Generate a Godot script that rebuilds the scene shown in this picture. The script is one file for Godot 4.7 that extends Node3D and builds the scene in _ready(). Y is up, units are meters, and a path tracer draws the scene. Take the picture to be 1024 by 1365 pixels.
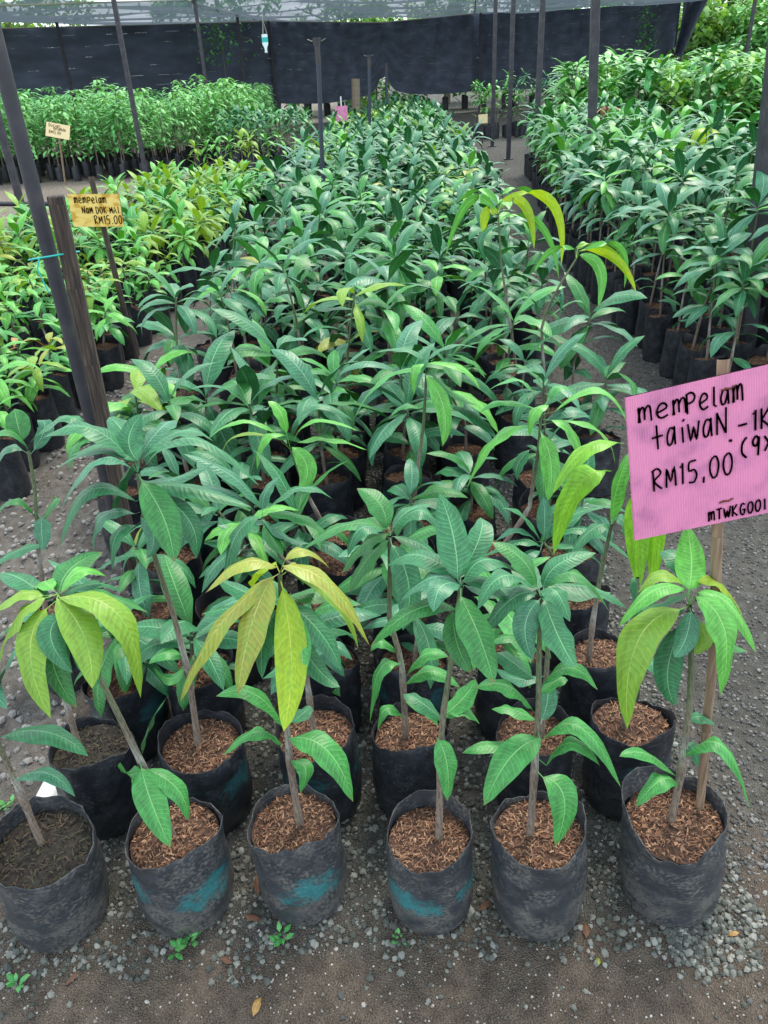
extends Node3D
# A plant nursery: rows of mango saplings in black grow bags under shade netting.

var used := {}
var M := {}
var LEAF := {}          # shared leaf meshes: key -> [ArrayMesh]
var BAGS := []
var BAG_MATS := []
var SOILS := []
var SOIL_DARK: ArrayMesh
var n1: FastNoiseLite
var rng := RandomNumberGenerator.new()

func _ready():
	rng.seed = 4107
	# ---- camera ----
	var cam := Camera3D.new()
	cam.name = "camera"
	cam.fov = 67.3
	cam.near = 0.05
	cam.far = 400.0
	cam.position = Vector3(0, 1.45, 0)
	cam.basis = Basis(Vector3.UP, deg_to_rad(1.5)) * Basis(Vector3.RIGHT, deg_to_rad(-30.0)) * Basis(Vector3.BACK, deg_to_rad(-3.0))
	add_child(cam)
	cam.current = true
	# ---- sky: bright overcast ----
	var env := Environment.new()
	env.background_mode = Environment.BG_SKY
	var sm := ProceduralSkyMaterial.new()
	sm.sky_top_color = Color(0.78, 0.84, 0.90)
	sm.sky_horizon_color = Color(0.84, 0.87, 0.90)
	sm.ground_bottom_color = Color(0.30, 0.29, 0.27)
	sm.ground_horizon_color = Color(0.55, 0.56, 0.55)
	sm.sky_curve = 0.25
	var sky := Sky.new()
	sky.sky_material = sm
	env.sky = sky
	env.tonemap_mode = Environment.TONE_MAPPER_LINEAR
	env.tonemap_exposure = 3.1
	env.sdfgi_enabled = true
	env.ssao_enabled = true
	env.ssil_enabled = true
	var we := WorldEnvironment.new()
	we.name = "world_environment"
	we.environment = env
	add_child(we)
	# ---- sun behind thin cloud ----
	var sun := DirectionalLight3D.new()
	sun.name = "sun"
	sun.light_energy = 0.42
	sun.light_angular_distance = 20.0
	sun.light_color = Color(1.0, 0.97, 0.92)
	sun.shadow_enabled = true
	sun.rotation_degrees = Vector3(-58, 152, 0)
	add_child(sun)

	make_materials()
	make_ground()
	make_libraries()
	make_nets()
	make_posts()
	make_heroes()
	make_blocks()
	make_signs()
	make_small_things()
	make_trees()

# ---------------------------------------------------------------- helpers
func numbered(n: String) -> String:
	if not used.has(n):
		used[n] = 0
		return n
	used[n] += 1
	return "%s_%03d" % [n, used[n]]

func tag(o, label: String, category: String, group := ""):
	o.set_meta("label", label)
	o.set_meta("category", category)
	if group != "":
		o.set_meta("group", group)
	return o

func thing(called: String, label: String, category: String, at := Vector3.ZERO, group := "") -> Node3D:
	var o := Node3D.new()
	o.name = numbered(called)
	add_child(o)
	o.position = at
	tag(o, label, category, group)
	return o

func part(parent: Node, called: String, mesh: Mesh, m: Material, xf := Transform3D.IDENTITY) -> MeshInstance3D:
	var o := MeshInstance3D.new()
	o.name = called
	o.mesh = mesh
	o.material_override = m
	parent.add_child(o, true)
	o.transform = xf
	return o

func single(called: String, mesh: Mesh, m: Material, label: String, category: String, at := Vector3.ZERO, group := "") -> MeshInstance3D:
	var o := part(self, numbered(called), mesh, m, Transform3D(Basis.IDENTITY, at))
	tag(o, label, category, group)
	return o

func structure(o):
	o.set_meta("kind", "structure")
	return o

func new_acc() -> Dictionary:
	return {"v": PackedVector3Array(), "n": PackedVector3Array(), "t": PackedVector2Array(), "c": PackedColorArray(), "i": PackedInt32Array()}

func commit(a: Dictionary) -> ArrayMesh:
	var arr := []
	arr.resize(Mesh.ARRAY_MAX)
	arr[Mesh.ARRAY_VERTEX] = a.v
	arr[Mesh.ARRAY_NORMAL] = a.n
	arr[Mesh.ARRAY_TEX_UV] = a.t
	if a.c.size() == a.v.size():
		arr[Mesh.ARRAY_COLOR] = a.c
	arr[Mesh.ARRAY_INDEX] = a.i
	var m := ArrayMesh.new()
	m.add_surface_from_arrays(Mesh.PRIMITIVE_TRIANGLES, arr)
	return m

# a grid of points (rows x cols) with smooth normals
func grid(a: Dictionary, P: Array, cols: int, uvs: Array = [], col := Color(1, 1, 1), cols_arr: Array = []):
	var rows := P.size() / cols
	var b: int = a.v.size()
	for r in rows:
		for c in cols:
			var k := r * cols + c
			var p: Vector3 = P[k]
			var du: Vector3 = P[r * cols + mini(c + 1, cols - 1)] - P[r * cols + maxi(c - 1, 0)]
			var dv: Vector3 = P[mini(r + 1, rows - 1) * cols + c] - P[maxi(r - 1, 0) * cols + c]
			var n := dv.cross(du)
			a.v.append(p)
			a.n.append(n.normalized() if n.length() > 1e-12 else Vector3.UP)
			a.t.append(uvs[k] if uvs.size() else Vector2(float(c) / (cols - 1), float(r) / maxi(rows - 1, 1)))
			a.c.append(cols_arr[k] if cols_arr.size() else col)
	for r in rows - 1:
		for c in cols - 1:
			var k := b + r * cols + c
			a.i.append_array([k, k + 1, k + cols, k + 1, k + cols + 1, k + cols])

# tapered tube through points; closed ends
func tube(a: Dictionary, pts: Array, radii: Array, sides := 7, colours: Array = [], vscale := 1.0, square := false):
	var P := []
	var N := []
	var uv := []
	var C := []
	var ref := Vector3(0.31, 0.2, 0.93)
	if square:
		ref = Vector3(0, 0, 1)
	for k in pts.size():
		var t: Vector3 = (pts[mini(k + 1, pts.size() - 1)] - pts[maxi(k - 1, 0)]).normalized()
		var x := t.cross(ref).normalized()
		var y := t.cross(x).normalized()
		for s in sides + 1:
			var an := TAU * s / sides
			var d := x * cos(an) + y * sin(an)
			P.append(pts[k] + d * radii[k])
			N.append(d)
			uv.append(Vector2(float(s) / sides, k * vscale))
			C.append(colours[k] if colours.size() else Color(1, 1, 1))
	var b: int = a.v.size()
	for k in P.size():
		a.v.append(P[k]); a.n.append(N[k]); a.t.append(uv[k]); a.c.append(C[k])
	var w := sides + 1
	for k in pts.size() - 1:
		for s in sides:
			var q := b + k * w + s
			a.i.append_array([q, q + w, q + 1, q + 1, q + w, q + w + 1])
	for e in [0, pts.size() - 1]:
		var c0: int = a.v.size()
		var dirn: Vector3 = (pts[0] - pts[1]).normalized() if e == 0 else (pts[-1] - pts[-2]).normalized()
		a.v.append(pts[e]); a.n.append(dirn); a.t.append(Vector2(0.5, 0.5)); a.c.append(colours[e] if colours.size() else Color(1, 1, 1))
		for s in sides + 1:
			a.v.append(P[e * w + s]); a.n.append(dirn); a.t.append(uv[e * w + s]); a.c.append(colours[e] if colours.size() else Color(1, 1, 1))
		for s in sides:
			a.i.append_array([c0, c0 + 1 + s, c0 + 2 + s] if e > 0 else [c0, c0 + 2 + s, c0 + 1 + s])

# bevelled box between corners, flat shaded
func box(a: Dictionary, xf: Transform3D, size: Vector3, bev := 0.002, col := Color(1, 1, 1)):
	var h := size * 0.5
	var pts := []
	for ax in 3:
		for sg in [-1.0, 1.0]:
			var q := []
			for s in [Vector2(-1, -1), Vector2(1, -1), Vector2(1, 1), Vector2(-1, 1)]:
				var p := Vector3.ZERO
				p[ax] = sg * h[ax]
				p[(ax + 1) % 3] = s.x * (h[(ax + 1) % 3] - bev)
				p[(ax + 2) % 3] = s.y * (h[(ax + 2) % 3] - bev)
				q.append(p)
			pts.append(q)
			quad(a, xf, q, sg > 0, col)
	# bevel strips
	for ax in 3:
		var b1 := (ax + 1) % 3
		var c1 := (ax + 2) % 3
		for s1 in [-1.0, 1.0]:
			for s2 in [-1.0, 1.0]:
				var q := []
				for e in [-1.0, 1.0]:
					var p := Vector3.ZERO
					p[ax] = e * (h[ax] - bev); p[b1] = s1 * h[b1]; p[c1] = s2 * (h[c1] - bev)
					var p2 := Vector3.ZERO
					p2[ax] = e * (h[ax] - bev); p2[b1] = s1 * (h[b1] - bev); p2[c1] = s2 * h[c1]
					if e < 0:
						q = [p, p2]
					else:
						q.append(p2); q.append(p)
				quad(a, xf, q, s1 * s2 < 0, col)

func quad(a: Dictionary, xf: Transform3D, q: Array, flip: bool, col := Color(1, 1, 1)):
	var b: int = a.v.size()
	var p := []
	for v in q:
		p.append(xf * v)
	var n: Vector3 = (p[1] - p[0]).cross(p[2] - p[0])
	n = n.normalized() if n.length() > 0 else Vector3.UP
	var ctr: Vector3 = (p[0] + p[1] + p[2] + p[3]) * 0.25
	if n.dot(ctr - xf.origin) < 0:
		n = -n
	for k in 4:
		a.v.append(p[k]); a.n.append(n); a.t.append([Vector2(0, 0), Vector2(1, 0), Vector2(1, 1), Vector2(0, 1)][k]); a.c.append(col)
	if (p[1] - p[0]).cross(p[2] - p[0]).dot(n) > 0:
		a.i.append_array([b, b + 2, b + 1, b, b + 3, b + 2])
	else:
		a.i.append_array([b, b + 1, b + 2, b, b + 2, b + 3])

func lin(r: float, g: float, b: float) -> Color:
	return Color(r / 255.0, g / 255.0, b / 255.0).srgb_to_linear()

# ---------------------------------------------------------------- materials
func std(name: String, col: Color, rough: float, metal := 0.0) -> StandardMaterial3D:
	var m := StandardMaterial3D.new()
	m.albedo_color = col
	m.roughness = rough
	m.metallic = metal
	m.cull_mode = BaseMaterial3D.CULL_DISABLED
	M[name] = m
	return m

func noise_img(size: int, freq: float, sd: int, octaves := 4) -> Image:
	var n := FastNoiseLite.new()
	n.seed = sd
	n.frequency = freq
	n.fractal_octaves = octaves
	n.noise_type = FastNoiseLite.TYPE_SIMPLEX_SMOOTH
	return n.get_seamless_image(size, size)

func ramp_tex(img: Image, stops: Array, second: Image = null, mixk := 0.0) -> ImageTexture:
	var g := Gradient.new()
	g.offsets = PackedFloat32Array()
	var offs := PackedFloat32Array()
	var cols := PackedColorArray()
	for s in stops:
		offs.append(s[0]); cols.append(Color(s[1] / 255.0, s[2] / 255.0, s[3] / 255.0))
	g.offsets = offs
	g.colors = cols
	var w := img.get_width()
	var out := Image.create(w, w, false, Image.FORMAT_RGB8)
	for y in w:
		for x in w:
			var v := img.get_pixel(x, y).r
			if second:
				v = v * (1.0 - mixk) + second.get_pixel(x, y).r * mixk
			out.set_pixel(x, y, g.sample(v))
	return ImageTexture.create_from_image(out)

func normal_tex(img: Image, k: float) -> ImageTexture:
	var im: Image = img.duplicate()
	im.convert(Image.FORMAT_RGBA8)
	im.bump_map_to_normal_map(k)
	return ImageTexture.create_from_image(im)

func leaf_material(name: String, base: Vector3, vein: Vector3, mask: Image, blot: Image, nrm: Texture2D, rough: float, back: float, spk: Image, flaw: Vector3):
	var w := mask.get_width()
	var h := mask.get_height()
	var im := Image.create(w, h, false, Image.FORMAT_RGB8)
	for y in h:
		for x in w:
			var k := mask.get_pixel(x, y).r
			var bl := blot.get_pixel(x, y % blot.get_height()).r
			var c := base * (0.86 + 0.28 * bl)
			c = c.lerp(vein, k * 0.8)
			var sp := spk.get_pixel((x + name.length() * 31) % 256, (y + int(base.x) * 3) % 256).r
			if flaw.x > 0.0:      # scab spots and a dried tip
				c = c.lerp(Vector3(150, 142, 108), flaw.x * smoothstep(0.78, 0.86, sp))
				var ed := y / float(h) + (sp - 0.5) * 0.09
				c = c.lerp(Vector3(112, 84, 52), flaw.y * smoothstep(0.955, 0.985, ed))
			if flaw.z > 0.0:      # patchy ripening
				c = c.lerp(Vector3(92, 138, 56), flaw.z * smoothstep(0.50, 0.72, bl * 0.7 + sp * 0.3))
			im.set_pixel(x, y, Color(c.x / 255.0, c.y / 255.0, c.z / 255.0))
	var m := std(name, Color(1, 1, 1), rough)
	m.albedo_texture = ImageTexture.create_from_image(im)
	m.normal_enabled = true
	m.normal_texture = nrm
	m.normal_scale = 1.0
	m.backlight_enabled = true
	m.backlight = Color(minf(back * 1.3, 1.0), minf(back * 1.3, 1.0), back * 0.6)
	m.metallic_specular = 0.4

func make_materials():
	# leaf vein mask: pale midrib and curved side veins
	var w := 128
	var h := 384
	var mask := Image.create(w, h, false, Image.FORMAT_RGB8)
	var relief := Image.create(w, h, false, Image.FORMAT_RGB8)
	for y in h:
		for x in w:
			var u := absf(x / (w - 1.0) - 0.5) * 2.0
			var v := y / (h - 1.0)
			var side := 1.0 if x > w / 2 else 0.0
			var mid := 1.0 - smoothstep(0.022, 0.05, u)
			var q := (v - 0.055 * u - 0.03 * u * u) * 19.0 + side * 0.4 + 0.18 * sin(v * 37.0)
			var d := absf(q - roundf(q))
			var sv := (1.0 - smoothstep(0.05, 0.13, d)) * (1.0 - smoothstep(0.80, 0.98, u)) * 0.33
			var k := maxf(mid, sv)
			mask.set_pixel(x, y, Color(k, k, k))
			var r := 0.5 + 0.35 * (d * 2.0) * (1.0 - u * 0.5) - 0.4 * mid
			relief.set_pixel(x, y, Color(r, r, r))
	var blot := noise_img(256, 0.012, 5, 4)
	blot.resize(w, 256)
	var nrm := normal_tex(relief, 3.0)
	var D := [
		["dark0", Vector3(45, 103, 64), Vector3(128, 174, 126), 0.40, 0.22], ["dark1", Vector3(43, 105, 48), Vector3(116, 164, 100), 0.42, 0.22],
		["dark2", Vector3(52, 107, 76), Vector3(136, 178, 140), 0.38, 0.22], ["mid0", Vector3(60, 130, 62), Vector3(138, 188, 118), 0.40, 0.32],
		["bright0", Vector3(84, 154, 62), Vector3(154, 202, 118), 0.38, 0.42], ["bright1", Vector3(112, 168, 48), Vector3(140, 172, 62), 0.40, 0.6],
		["lime0", Vector3(122, 160, 56), Vector3(184, 204, 112), 0.40, 0.6], ["yellow0", Vector3(142, 147, 60), Vector3(198, 200, 118), 0.38, 0.5],
		["yellow1", Vector3(152, 182, 44), Vector3(208, 212, 96), 0.36, 0.7], ["bronze0", Vector3(150, 116, 66), Vector3(190, 170, 110), 0.42, 0.4],
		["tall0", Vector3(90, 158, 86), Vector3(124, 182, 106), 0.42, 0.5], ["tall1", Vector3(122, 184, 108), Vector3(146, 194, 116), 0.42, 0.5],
		["tree0", Vector3(138, 182, 112), Vector3(160, 198, 130), 0.5, 0.8], ["dry0", Vector3(92, 64, 48), Vector3(140, 104, 78), 0.8, 0.1]]  # tree0 leaves paled: distance haze put into the colour
	var spk := noise_img(256, 0.05, 8, 3)
	var flaws := {"dark1": Vector3(0.35, 0.9, 0), "dark2": Vector3(0.55, 0, 0), "mid0": Vector3(0.3, 0.6, 0), "yellow0": Vector3(0.3, 0.8, 0.45), "yellow1": Vector3(0, 0.4, 0.4), "lime0": Vector3(0.2, 0, 0.4), "bright0": Vector3(0.15, 0.3, 0)}
	for d in D:
		leaf_material(d[0], d[1], d[2], mask, blot, nrm, d[3], d[4], spk, flaws.get(d[0], Vector3.ZERO))
	# bag plastic: black with dust and worn teal print, darker copies for shaded rows
	var na := noise_img(256, 0.02, 11, 5)
	var nb := noise_img(256, 0.11, 12, 3)
	var nc := noise_img(256, 0.008, 13, 2)
	for k in 8:
		var im := Image.create(256, 256, false, Image.FORMAT_RGB8)
		for y in 256:
			for x in 256:
				var a := na.get_pixel((x * 2 + k * 41) % 256, (y + k * 17) % 256).r
				var b := nb.get_pixel((x * 2 + k * 29) % 256, y).r
				var c2 := nc.get_pixel((x * 2 + k * 57) % 256, (y + k * 83) % 256).r
				var dusty_lit := k in [2, 3, 5, 6, 7]
				var col := (Vector3(48, 52, 57) if dusty_lit else Vector3(27, 30, 35)).lerp(Vector3(60, 63, 67) if dusty_lit else Vector3(38, 42, 49), smoothstep(0.25, 0.85, a))  # cleaner copies also darker: shade between the back rows put into the colour
				var v := y / 255.0                              # 0 rim, 1 foot
				var dust := smoothstep(0.36, 0.70, a * 0.28 + b * 0.72 + (0.10 if v > 0.55 else -0.02)) * 0.75
				dust *= smoothstep(0.20, 0.65, c2 + 0.15 * v)
				col = col.lerp(Vector3(116, 111, 103), dust * (0.85 if dusty_lit else 0.3))
				if k >= 2 and k < 6:
					var cx := [0.0, 0.0, 62.0, 150.0, 100.0, 60.0, 0.0, 0.0][k] as float
					var cy := [0.0, 0.0, 118.0, 120.0, 95.0, 135.0, 0.0, 0.0][k] as float
					for rep in 3:
						var dx := absf(fposmod(x - cx - rep * 83.0 + 128.0, 256.0) - 128.0) / 33.0
						var dy := (y - cy + dx * 14.0 * (1 if rep % 2 else -1)) / 42.0
						var e := dx * dx + dy * dy
						var streak := nb.get_pixel((x * 2 / 3) % 256, (y * 3 + x) % 256).r
						var t := smoothstep(1.1, 0.1, e + (a - 0.5) * 1.8 + (streak - 0.5) * 1.6) * (0.75 if k != 4 else 0.5)
						col = col.lerp(Vector3(34, 104, 112).lerp(Vector3(58, 146, 144), streak), t)
				if b > 0.83:
					col = col.lerp(Vector3(140, 136, 128), 0.35)
				im.set_pixel(x, y, Color(col.x / 255.0, col.y / 255.0, col.z / 255.0))
		var m := std("bag%d" % k, Color(1, 1, 1), 0.43)
		m.albedo_texture = ImageTexture.create_from_image(im)
		m.normal_enabled = true
		m.normal_texture = normal_tex(na, 3.0)
		m.normal_scale = 0.5
		BAG_MATS.append(m)
	var vc := std("vcol", Color(1, 1, 1), 0.9)
	vc.vertex_color_use_as_albedo = true
	var st := std("stem", Color(1, 1, 1), 0.75)
	st.vertex_color_use_as_albedo = true
	st.albedo_texture = ramp_tex(noise_img(128, 0.06, 31, 4), [[0.0, 150, 150, 150], [0.5, 225, 225, 225], [1.0, 255, 255, 255]])
	# ground
	var g1 := noise_img(1024, 0.02, 41, 6)
	var g2 := noise_img(1024, 0.22, 42, 4)
	var gm := std("ground", Color(1, 1, 1), 0.88)
	gm.albedo_texture = ramp_tex(g1, [[0.2, 96, 88, 80], [0.42, 178, 169, 160], [0.56, 214, 206, 198], [0.72, 255, 250, 243]], g2, 0.68)
	gm.vertex_color_use_as_albedo = true
	gm.uv1_triplanar = true
	gm.uv1_world_triplanar = true
	gm.uv1_scale = Vector3(1.1, 1.1, 1.1)
	gm.normal_enabled = true
	gm.normal_texture = normal_tex(g2, 10.0)
	gm.normal_scale = 0.9
	var stn := std("stone", Color(1, 1, 1), 0.8)
	stn.vertex_color_use_as_albedo = true
	# posts and wood
	var pm := std("post", Color(1, 1, 1), 0.55)
	pm.albedo_texture = ramp_tex(noise_img(128, 0.03, 51, 4), [[0.0, 36, 35, 40], [0.6, 50, 49, 55], [1.0, 78, 72, 70]])
	pm.uv1_triplanar = true
	pm.uv1_scale = Vector3(3, 3, 3)
	var ns := noise_img(256, 0.03, 52, 5)
	ns.resize(256, 16)
	ns.resize(256, 256)
	for nm in [["wood_dark", [[0.1, 30, 24, 21], [0.5, 58, 47, 40], [0.9, 92, 78, 66]]], ["wood_pale", [[0.1, 88, 70, 54], [0.5, 128, 106, 84], [0.9, 162, 140, 114]]], ["trunk", [[0.1, 78, 68, 56], [0.5, 124, 110, 92], [0.9, 158, 146, 126]]]]:
		var wm := std(nm[0], Color(1, 1, 1), 0.8)
		var src := Image.create(256, 256, false, Image.FORMAT_RGB8)
		for y in 256:
			for x in 256:
				src.set_pixel(x, y, ns.get_pixel(x, (y / 10 * 10 + x / 32) % 256))
		var n2 := noise_img(256, 0.012, 53, 5)
		var rt := Image.create(256, 256, false, Image.FORMAT_RGB8)
		for y in 256:
			for x in 256:
				var v := n2.get_pixel((x * 6) % 256, y / 3).r
				rt.set_pixel(x, y, Color(v, v, v))
		wm.albedo_texture = ramp_tex(rt, nm[1])
		wm.uv1_triplanar = true
		wm.uv1_scale = Vector3(5, 5, 5)
		wm.normal_enabled = true
		wm.normal_texture = normal_tex(rt, 4.0)
	std("pink", Color8(218, 134, 170), 0.4)
	M.pink.albedo_texture = ramp_tex(noise_img(128, 0.03, 63, 5), [[0.1, 214, 212, 222], [0.45, 246, 246, 250], [0.7, 255, 255, 255]])
	M.pink.backlight_enabled = true
	M.pink.backlight = Color(0.35, 0.3, 0.35)
	std("yellow_board", Color8(226, 198, 116), 0.6)
	M.yellow_board.albedo_texture = ramp_tex(noise_img(128, 0.025, 61, 4), [[0.2, 214, 186, 120], [0.5, 250, 240, 220], [0.9, 255, 255, 255]])
	std("cream_board", Color8(232, 210, 160), 0.6)
	std("ink", Color8(46, 12, 38), 0.5)
	std("ink_black", Color8(26, 22, 20), 0.5)
	std("pvc_white", Color8(206, 206, 202), 0.35)
	std("pvc_blue", Color8(38, 47, 62), 0.45)
	std("hose", Color8(30, 32, 38), 0.4)
	std("string", Color8(30, 168, 160), 0.5)
	std("wire", Color8(96, 46, 30), 0.5, 0.4)
	std("steel", Color8(70, 66, 66), 0.5, 0.6)
	std("bottle", Color8(205, 225, 225), 0.15)
	std("cable", Color8(150, 146, 132), 0.6)

# ---------------------------------------------------------------- ground
func make_ground():
	var xs := []
	var x := -70.0
	while x < -4.0:
		xs.append(x); x += maxf(0.4, absf(x) * 0.18)
	x = -4.0
	while x < -1.4:
		xs.append(x); x += 0.08
	x = -1.4
	while x < 1.5:
		xs.append(x); x += 0.02
	while x < 4.0:
		xs.append(x); x += 0.1
	while x < 70.0:
		xs.append(x); x += maxf(0.4, x * 0.18)
	xs.append(70.0)
	var zs := []
	var z := 12.0
	while z > -0.3:
		zs.append(z); z -= 0.8
	z = -0.3
	while z > -3.0:
		zs.append(z); z -= 0.02
	while z > -8.0:
		zs.append(z); z -= 0.08
	while z > -90.0:
		zs.append(z); z -= maxf(0.3, -z * 0.1)
	zs.append(-90.0)
	n1 = FastNoiseLite.new(); n1.seed = 3; n1.frequency = 3.2; n1.fractal_octaves = 4
	var n2 := FastNoiseLite.new(); n2.seed = 9; n2.frequency = 0.9
	var P := []
	var C := []
	var brown := lin(87, 79, 70)
	var mud := lin(98, 96, 93)
	var grav := lin(78, 79, 76)
	var sand := lin(128, 121, 112)
	for zz in zs:
		for xx in xs:
			var b := n1.get_noise_2d(xx * 1.6 + 50, zz * 1.6)
			var inblock: float = smoothstep(-0.86, -0.78, xx + b * 0.06) * smoothstep(0.70, 0.60, xx + b * 0.08) * smoothstep(-0.84, -0.95, zz + b * 0.1)
			P.append(Vector3(xx, ground_y(xx, zz), zz))
			var c := brown
			c = c.lerp(mud, smoothstep(-0.75, -0.95, xx + b * 0.15) * smoothstep(-1.0, -1.3, zz + b * 0.2))
			c = c.lerp(grav, smoothstep(0.55, 0.75, xx + b * 0.2) * smoothstep(-0.9, -1.3, zz + b * 0.2))
			c = c.lerp(grav, inblock)
			c = c.lerp(sand, smoothstep(-8.0, -9.0, zz + b) * smoothstep(-2.0, -2.6, xx))
			c = c * 1.5 * (1.0 + 0.34 * n2.get_noise_2d(xx * 2.0, zz * 2.0))
			c.a = 1.0
			C.append(c)
	var acc := new_acc()
	grid(acc, P, xs.size(), [], Color(1, 1, 1), C)
	var o := part(self, "ground", commit(acc), M.ground)
	structure(o)
	o.set_meta("label", "brown grey trodden earth floor of the nursery")

	# stones
	var stones := []
	for k in 4:
		stones.append(stone_mesh(k))
	var bed := []
	var r := RandomNumberGenerator.new(); r.seed = 77
	for k in 34000:
		var p := Vector3(r.randf_range(-0.84, 0.66), 0, r.randf_range(-0.72, -3.6))
		var b := n1.get_noise_2d(p.x * 1.6 + 50, p.z * 1.6)
		if p.z > -0.83 + b * 0.10 and r.randf() < 0.97:
			continue
		bed.append([p, 0.0026 + 0.0056 * pow(r.randf(), 1.6)])
	for k in 700:   # spill around the last bag by the path
		var p := Vector3(0.47 + absf(r.randfn(0, 0.09)), 0, -0.885 + r.randfn(0, 0.05))
		bed.append([p, 0.003 + 0.0055 * pow(r.randf(), 1.5)])
	scatter_stones("gravel_bed", stones, bed, [lin(86, 87, 80), lin(102, 103, 95), lin(70, 72, 66), lin(122, 122, 114), lin(60, 63, 57)], "loose grey green gravel chips between the grow bags", "gravel")
	var sparse := []
	for k in 14000:
		var p := Vector3(r.randf_range(-1.4, 1.5), 0, r.randf_range(-0.25, -1.1))
		if n1.get_noise_2d(p.x * 2.0, p.z * 2.0) + r.randf() * 0.7 < 0.1:
			continue
		sparse.append([p, r.randf_range(0.0008, 0.0026) * (2.0 if r.randf() < 0.03 else 1.0)])
	scatter_stones("loose_stones", stones, sparse, [lin(128, 120, 111), lin(96, 87, 78), lin(158, 153, 145), lin(74, 66, 59)], "small pale stones trodden into the bare brown earth", "stones")
	var path := []
	for k in 16000:
		var zz := -1.0 - pow(r.randf(), 1.5) * 7.0
		var p := Vector3(r.randf_range(0.58, 1.5) + (0.0 if zz > -2.2 else 0.0), 0, zz)
		path.append([p, r.randf_range(0.002, 0.0062)])
	for k in 3000:
		path.append([Vector3(r.randf_range(0.55, 1.9), 0, r.randf_range(-0.6, -2.4)), r.randf_range(0.002, 0.006)])
	scatter_stones("path_gravel", stones, path, [lin(72, 72, 69), lin(88, 86, 83), lin(60, 60, 58), lin(108, 106, 102)], "dark grey crushed stone strewn on the path beside the pink sign", "gravel")
	var clods := []
	for k in 2600:
		clods.append([Vector3(r.randf_range(-1.6, -0.8), 0, r.randf_range(-0.9, -4.5)), r.randf_range(0.003, 0.013)])
	scatter_stones("mud_clods", stones, clods, [lin(122, 119, 115), lin(108, 105, 101), lin(130, 127, 122)], "grey mud clods on the aisle beside the wooden stake", "mud")

func ground_y(x: float, z: float) -> float:
	var near: float = clampf(1.0 - (-z - 3.0) / 4.0, 0.0, 1.0) if z < 0 else 1.0
	var a := n1.get_noise_2d(x * 6.0, z * 6.0)
	var b := n1.get_noise_2d(x * 1.6 + 50, z * 1.6)
	var lump: float = smoothstep(-0.8, -1.0, x) * smoothstep(-1.0, -1.5, z)
	return (a * 0.004 + b * 0.004) * (0.4 + 0.6 * near) + lump * (a * 0.016 + n1.get_noise_2d(x * 14, z * 14) * 0.012) * near - 0.005

func stone_mesh(k: int) -> ArrayMesh:
	var r := RandomNumberGenerator.new(); r.seed = 900 + k
	var st := SurfaceTool.new()
	st.begin(Mesh.PRIMITIVE_TRIANGLES)
	st.set_smooth_group(-1)
	var t := (1.0 + sqrt(5.0)) / 2.0
	var V := []
	for p in [[-1, t, 0], [1, t, 0], [-1, -t, 0], [1, -t, 0], [0, -1, t], [0, 1, t], [0, -1, -t], [0, 1, -t], [t, 0, -1], [t, 0, 1], [-t, 0, -1], [-t, 0, 1]]:
		V.append(Vector3(p[0], p[1], p[2]).normalized() * r.randf_range(0.72, 1.2) * Vector3(r.randf_range(0.9, 1.25), 0.72, 1.0))
	for f in [[0, 11, 5], [0, 5, 1], [0, 1, 7], [0, 7, 10], [0, 10, 11], [1, 5, 9], [5, 11, 4], [11, 10, 2], [10, 7, 6], [7, 1, 8], [3, 9, 4], [3, 4, 2], [3, 2, 6], [3, 6, 8], [3, 8, 9], [4, 9, 5], [2, 4, 11], [6, 2, 10], [8, 6, 7], [9, 8, 1]]:
		for q in [0, 2, 1]:
			st.add_vertex(V[f[q]])
	st.generate_normals()
	return st.commit()

func scatter_stones(called: String, meshes: Array, spots: Array, cols: Array, label: String, category: String):
	var r := RandomNumberGenerator.new(); r.seed = 5
	var root := Node3D.new()
	root.name = called
	add_child(root)
	tag(root, label, category)
	root.set_meta("kind", "stuff")
	for k in meshes.size():
		var mm := MultiMesh.new()
		mm.transform_format = MultiMesh.TRANSFORM_3D
		mm.use_colors = true
		mm.mesh = meshes[k]
		var mine := []
		for q in range(k, spots.size(), meshes.size()):
			mine.append(spots[q])
		mm.instance_count = mine.size()
		for q in mine.size():
			var s: float = mine[q][1]
			var b := Basis(Vector3.UP, r.randf() * TAU) * Basis(Vector3.RIGHT, r.randf_range(-0.5, 0.5))
			b = b.scaled(Vector3(s, s, s))
			mm.set_instance_transform(q, Transform3D(b, mine[q][0] + Vector3(0, s * 0.25 + ground_y(mine[q][0].x, mine[q][0].z), 0)))
			var c: Color = cols[r.randi() % cols.size()] * r.randf_range(0.8, 1.2)
			c.a = 1
			mm.set_instance_color(q, c)
		var mi := MultiMeshInstance3D.new()
		mi.name = "stone"
		mi.multimesh = mm
		mi.material_override = M.stone
		mi.set_meta("kind", "stuff")
		root.add_child(mi, true)

# ---------------------------------------------------------------- leaves
func leaf_profile(s: float, pet: float) -> float:
	if s <= pet:
		return 0.035
	var x := (s - pet) / (1.0 - pet)
	return maxf(0.035 * (1.0 - x), pow(sin(PI * pow(x, 0.84)), 0.66) * (1.0 - 0.10 * x))

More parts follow.
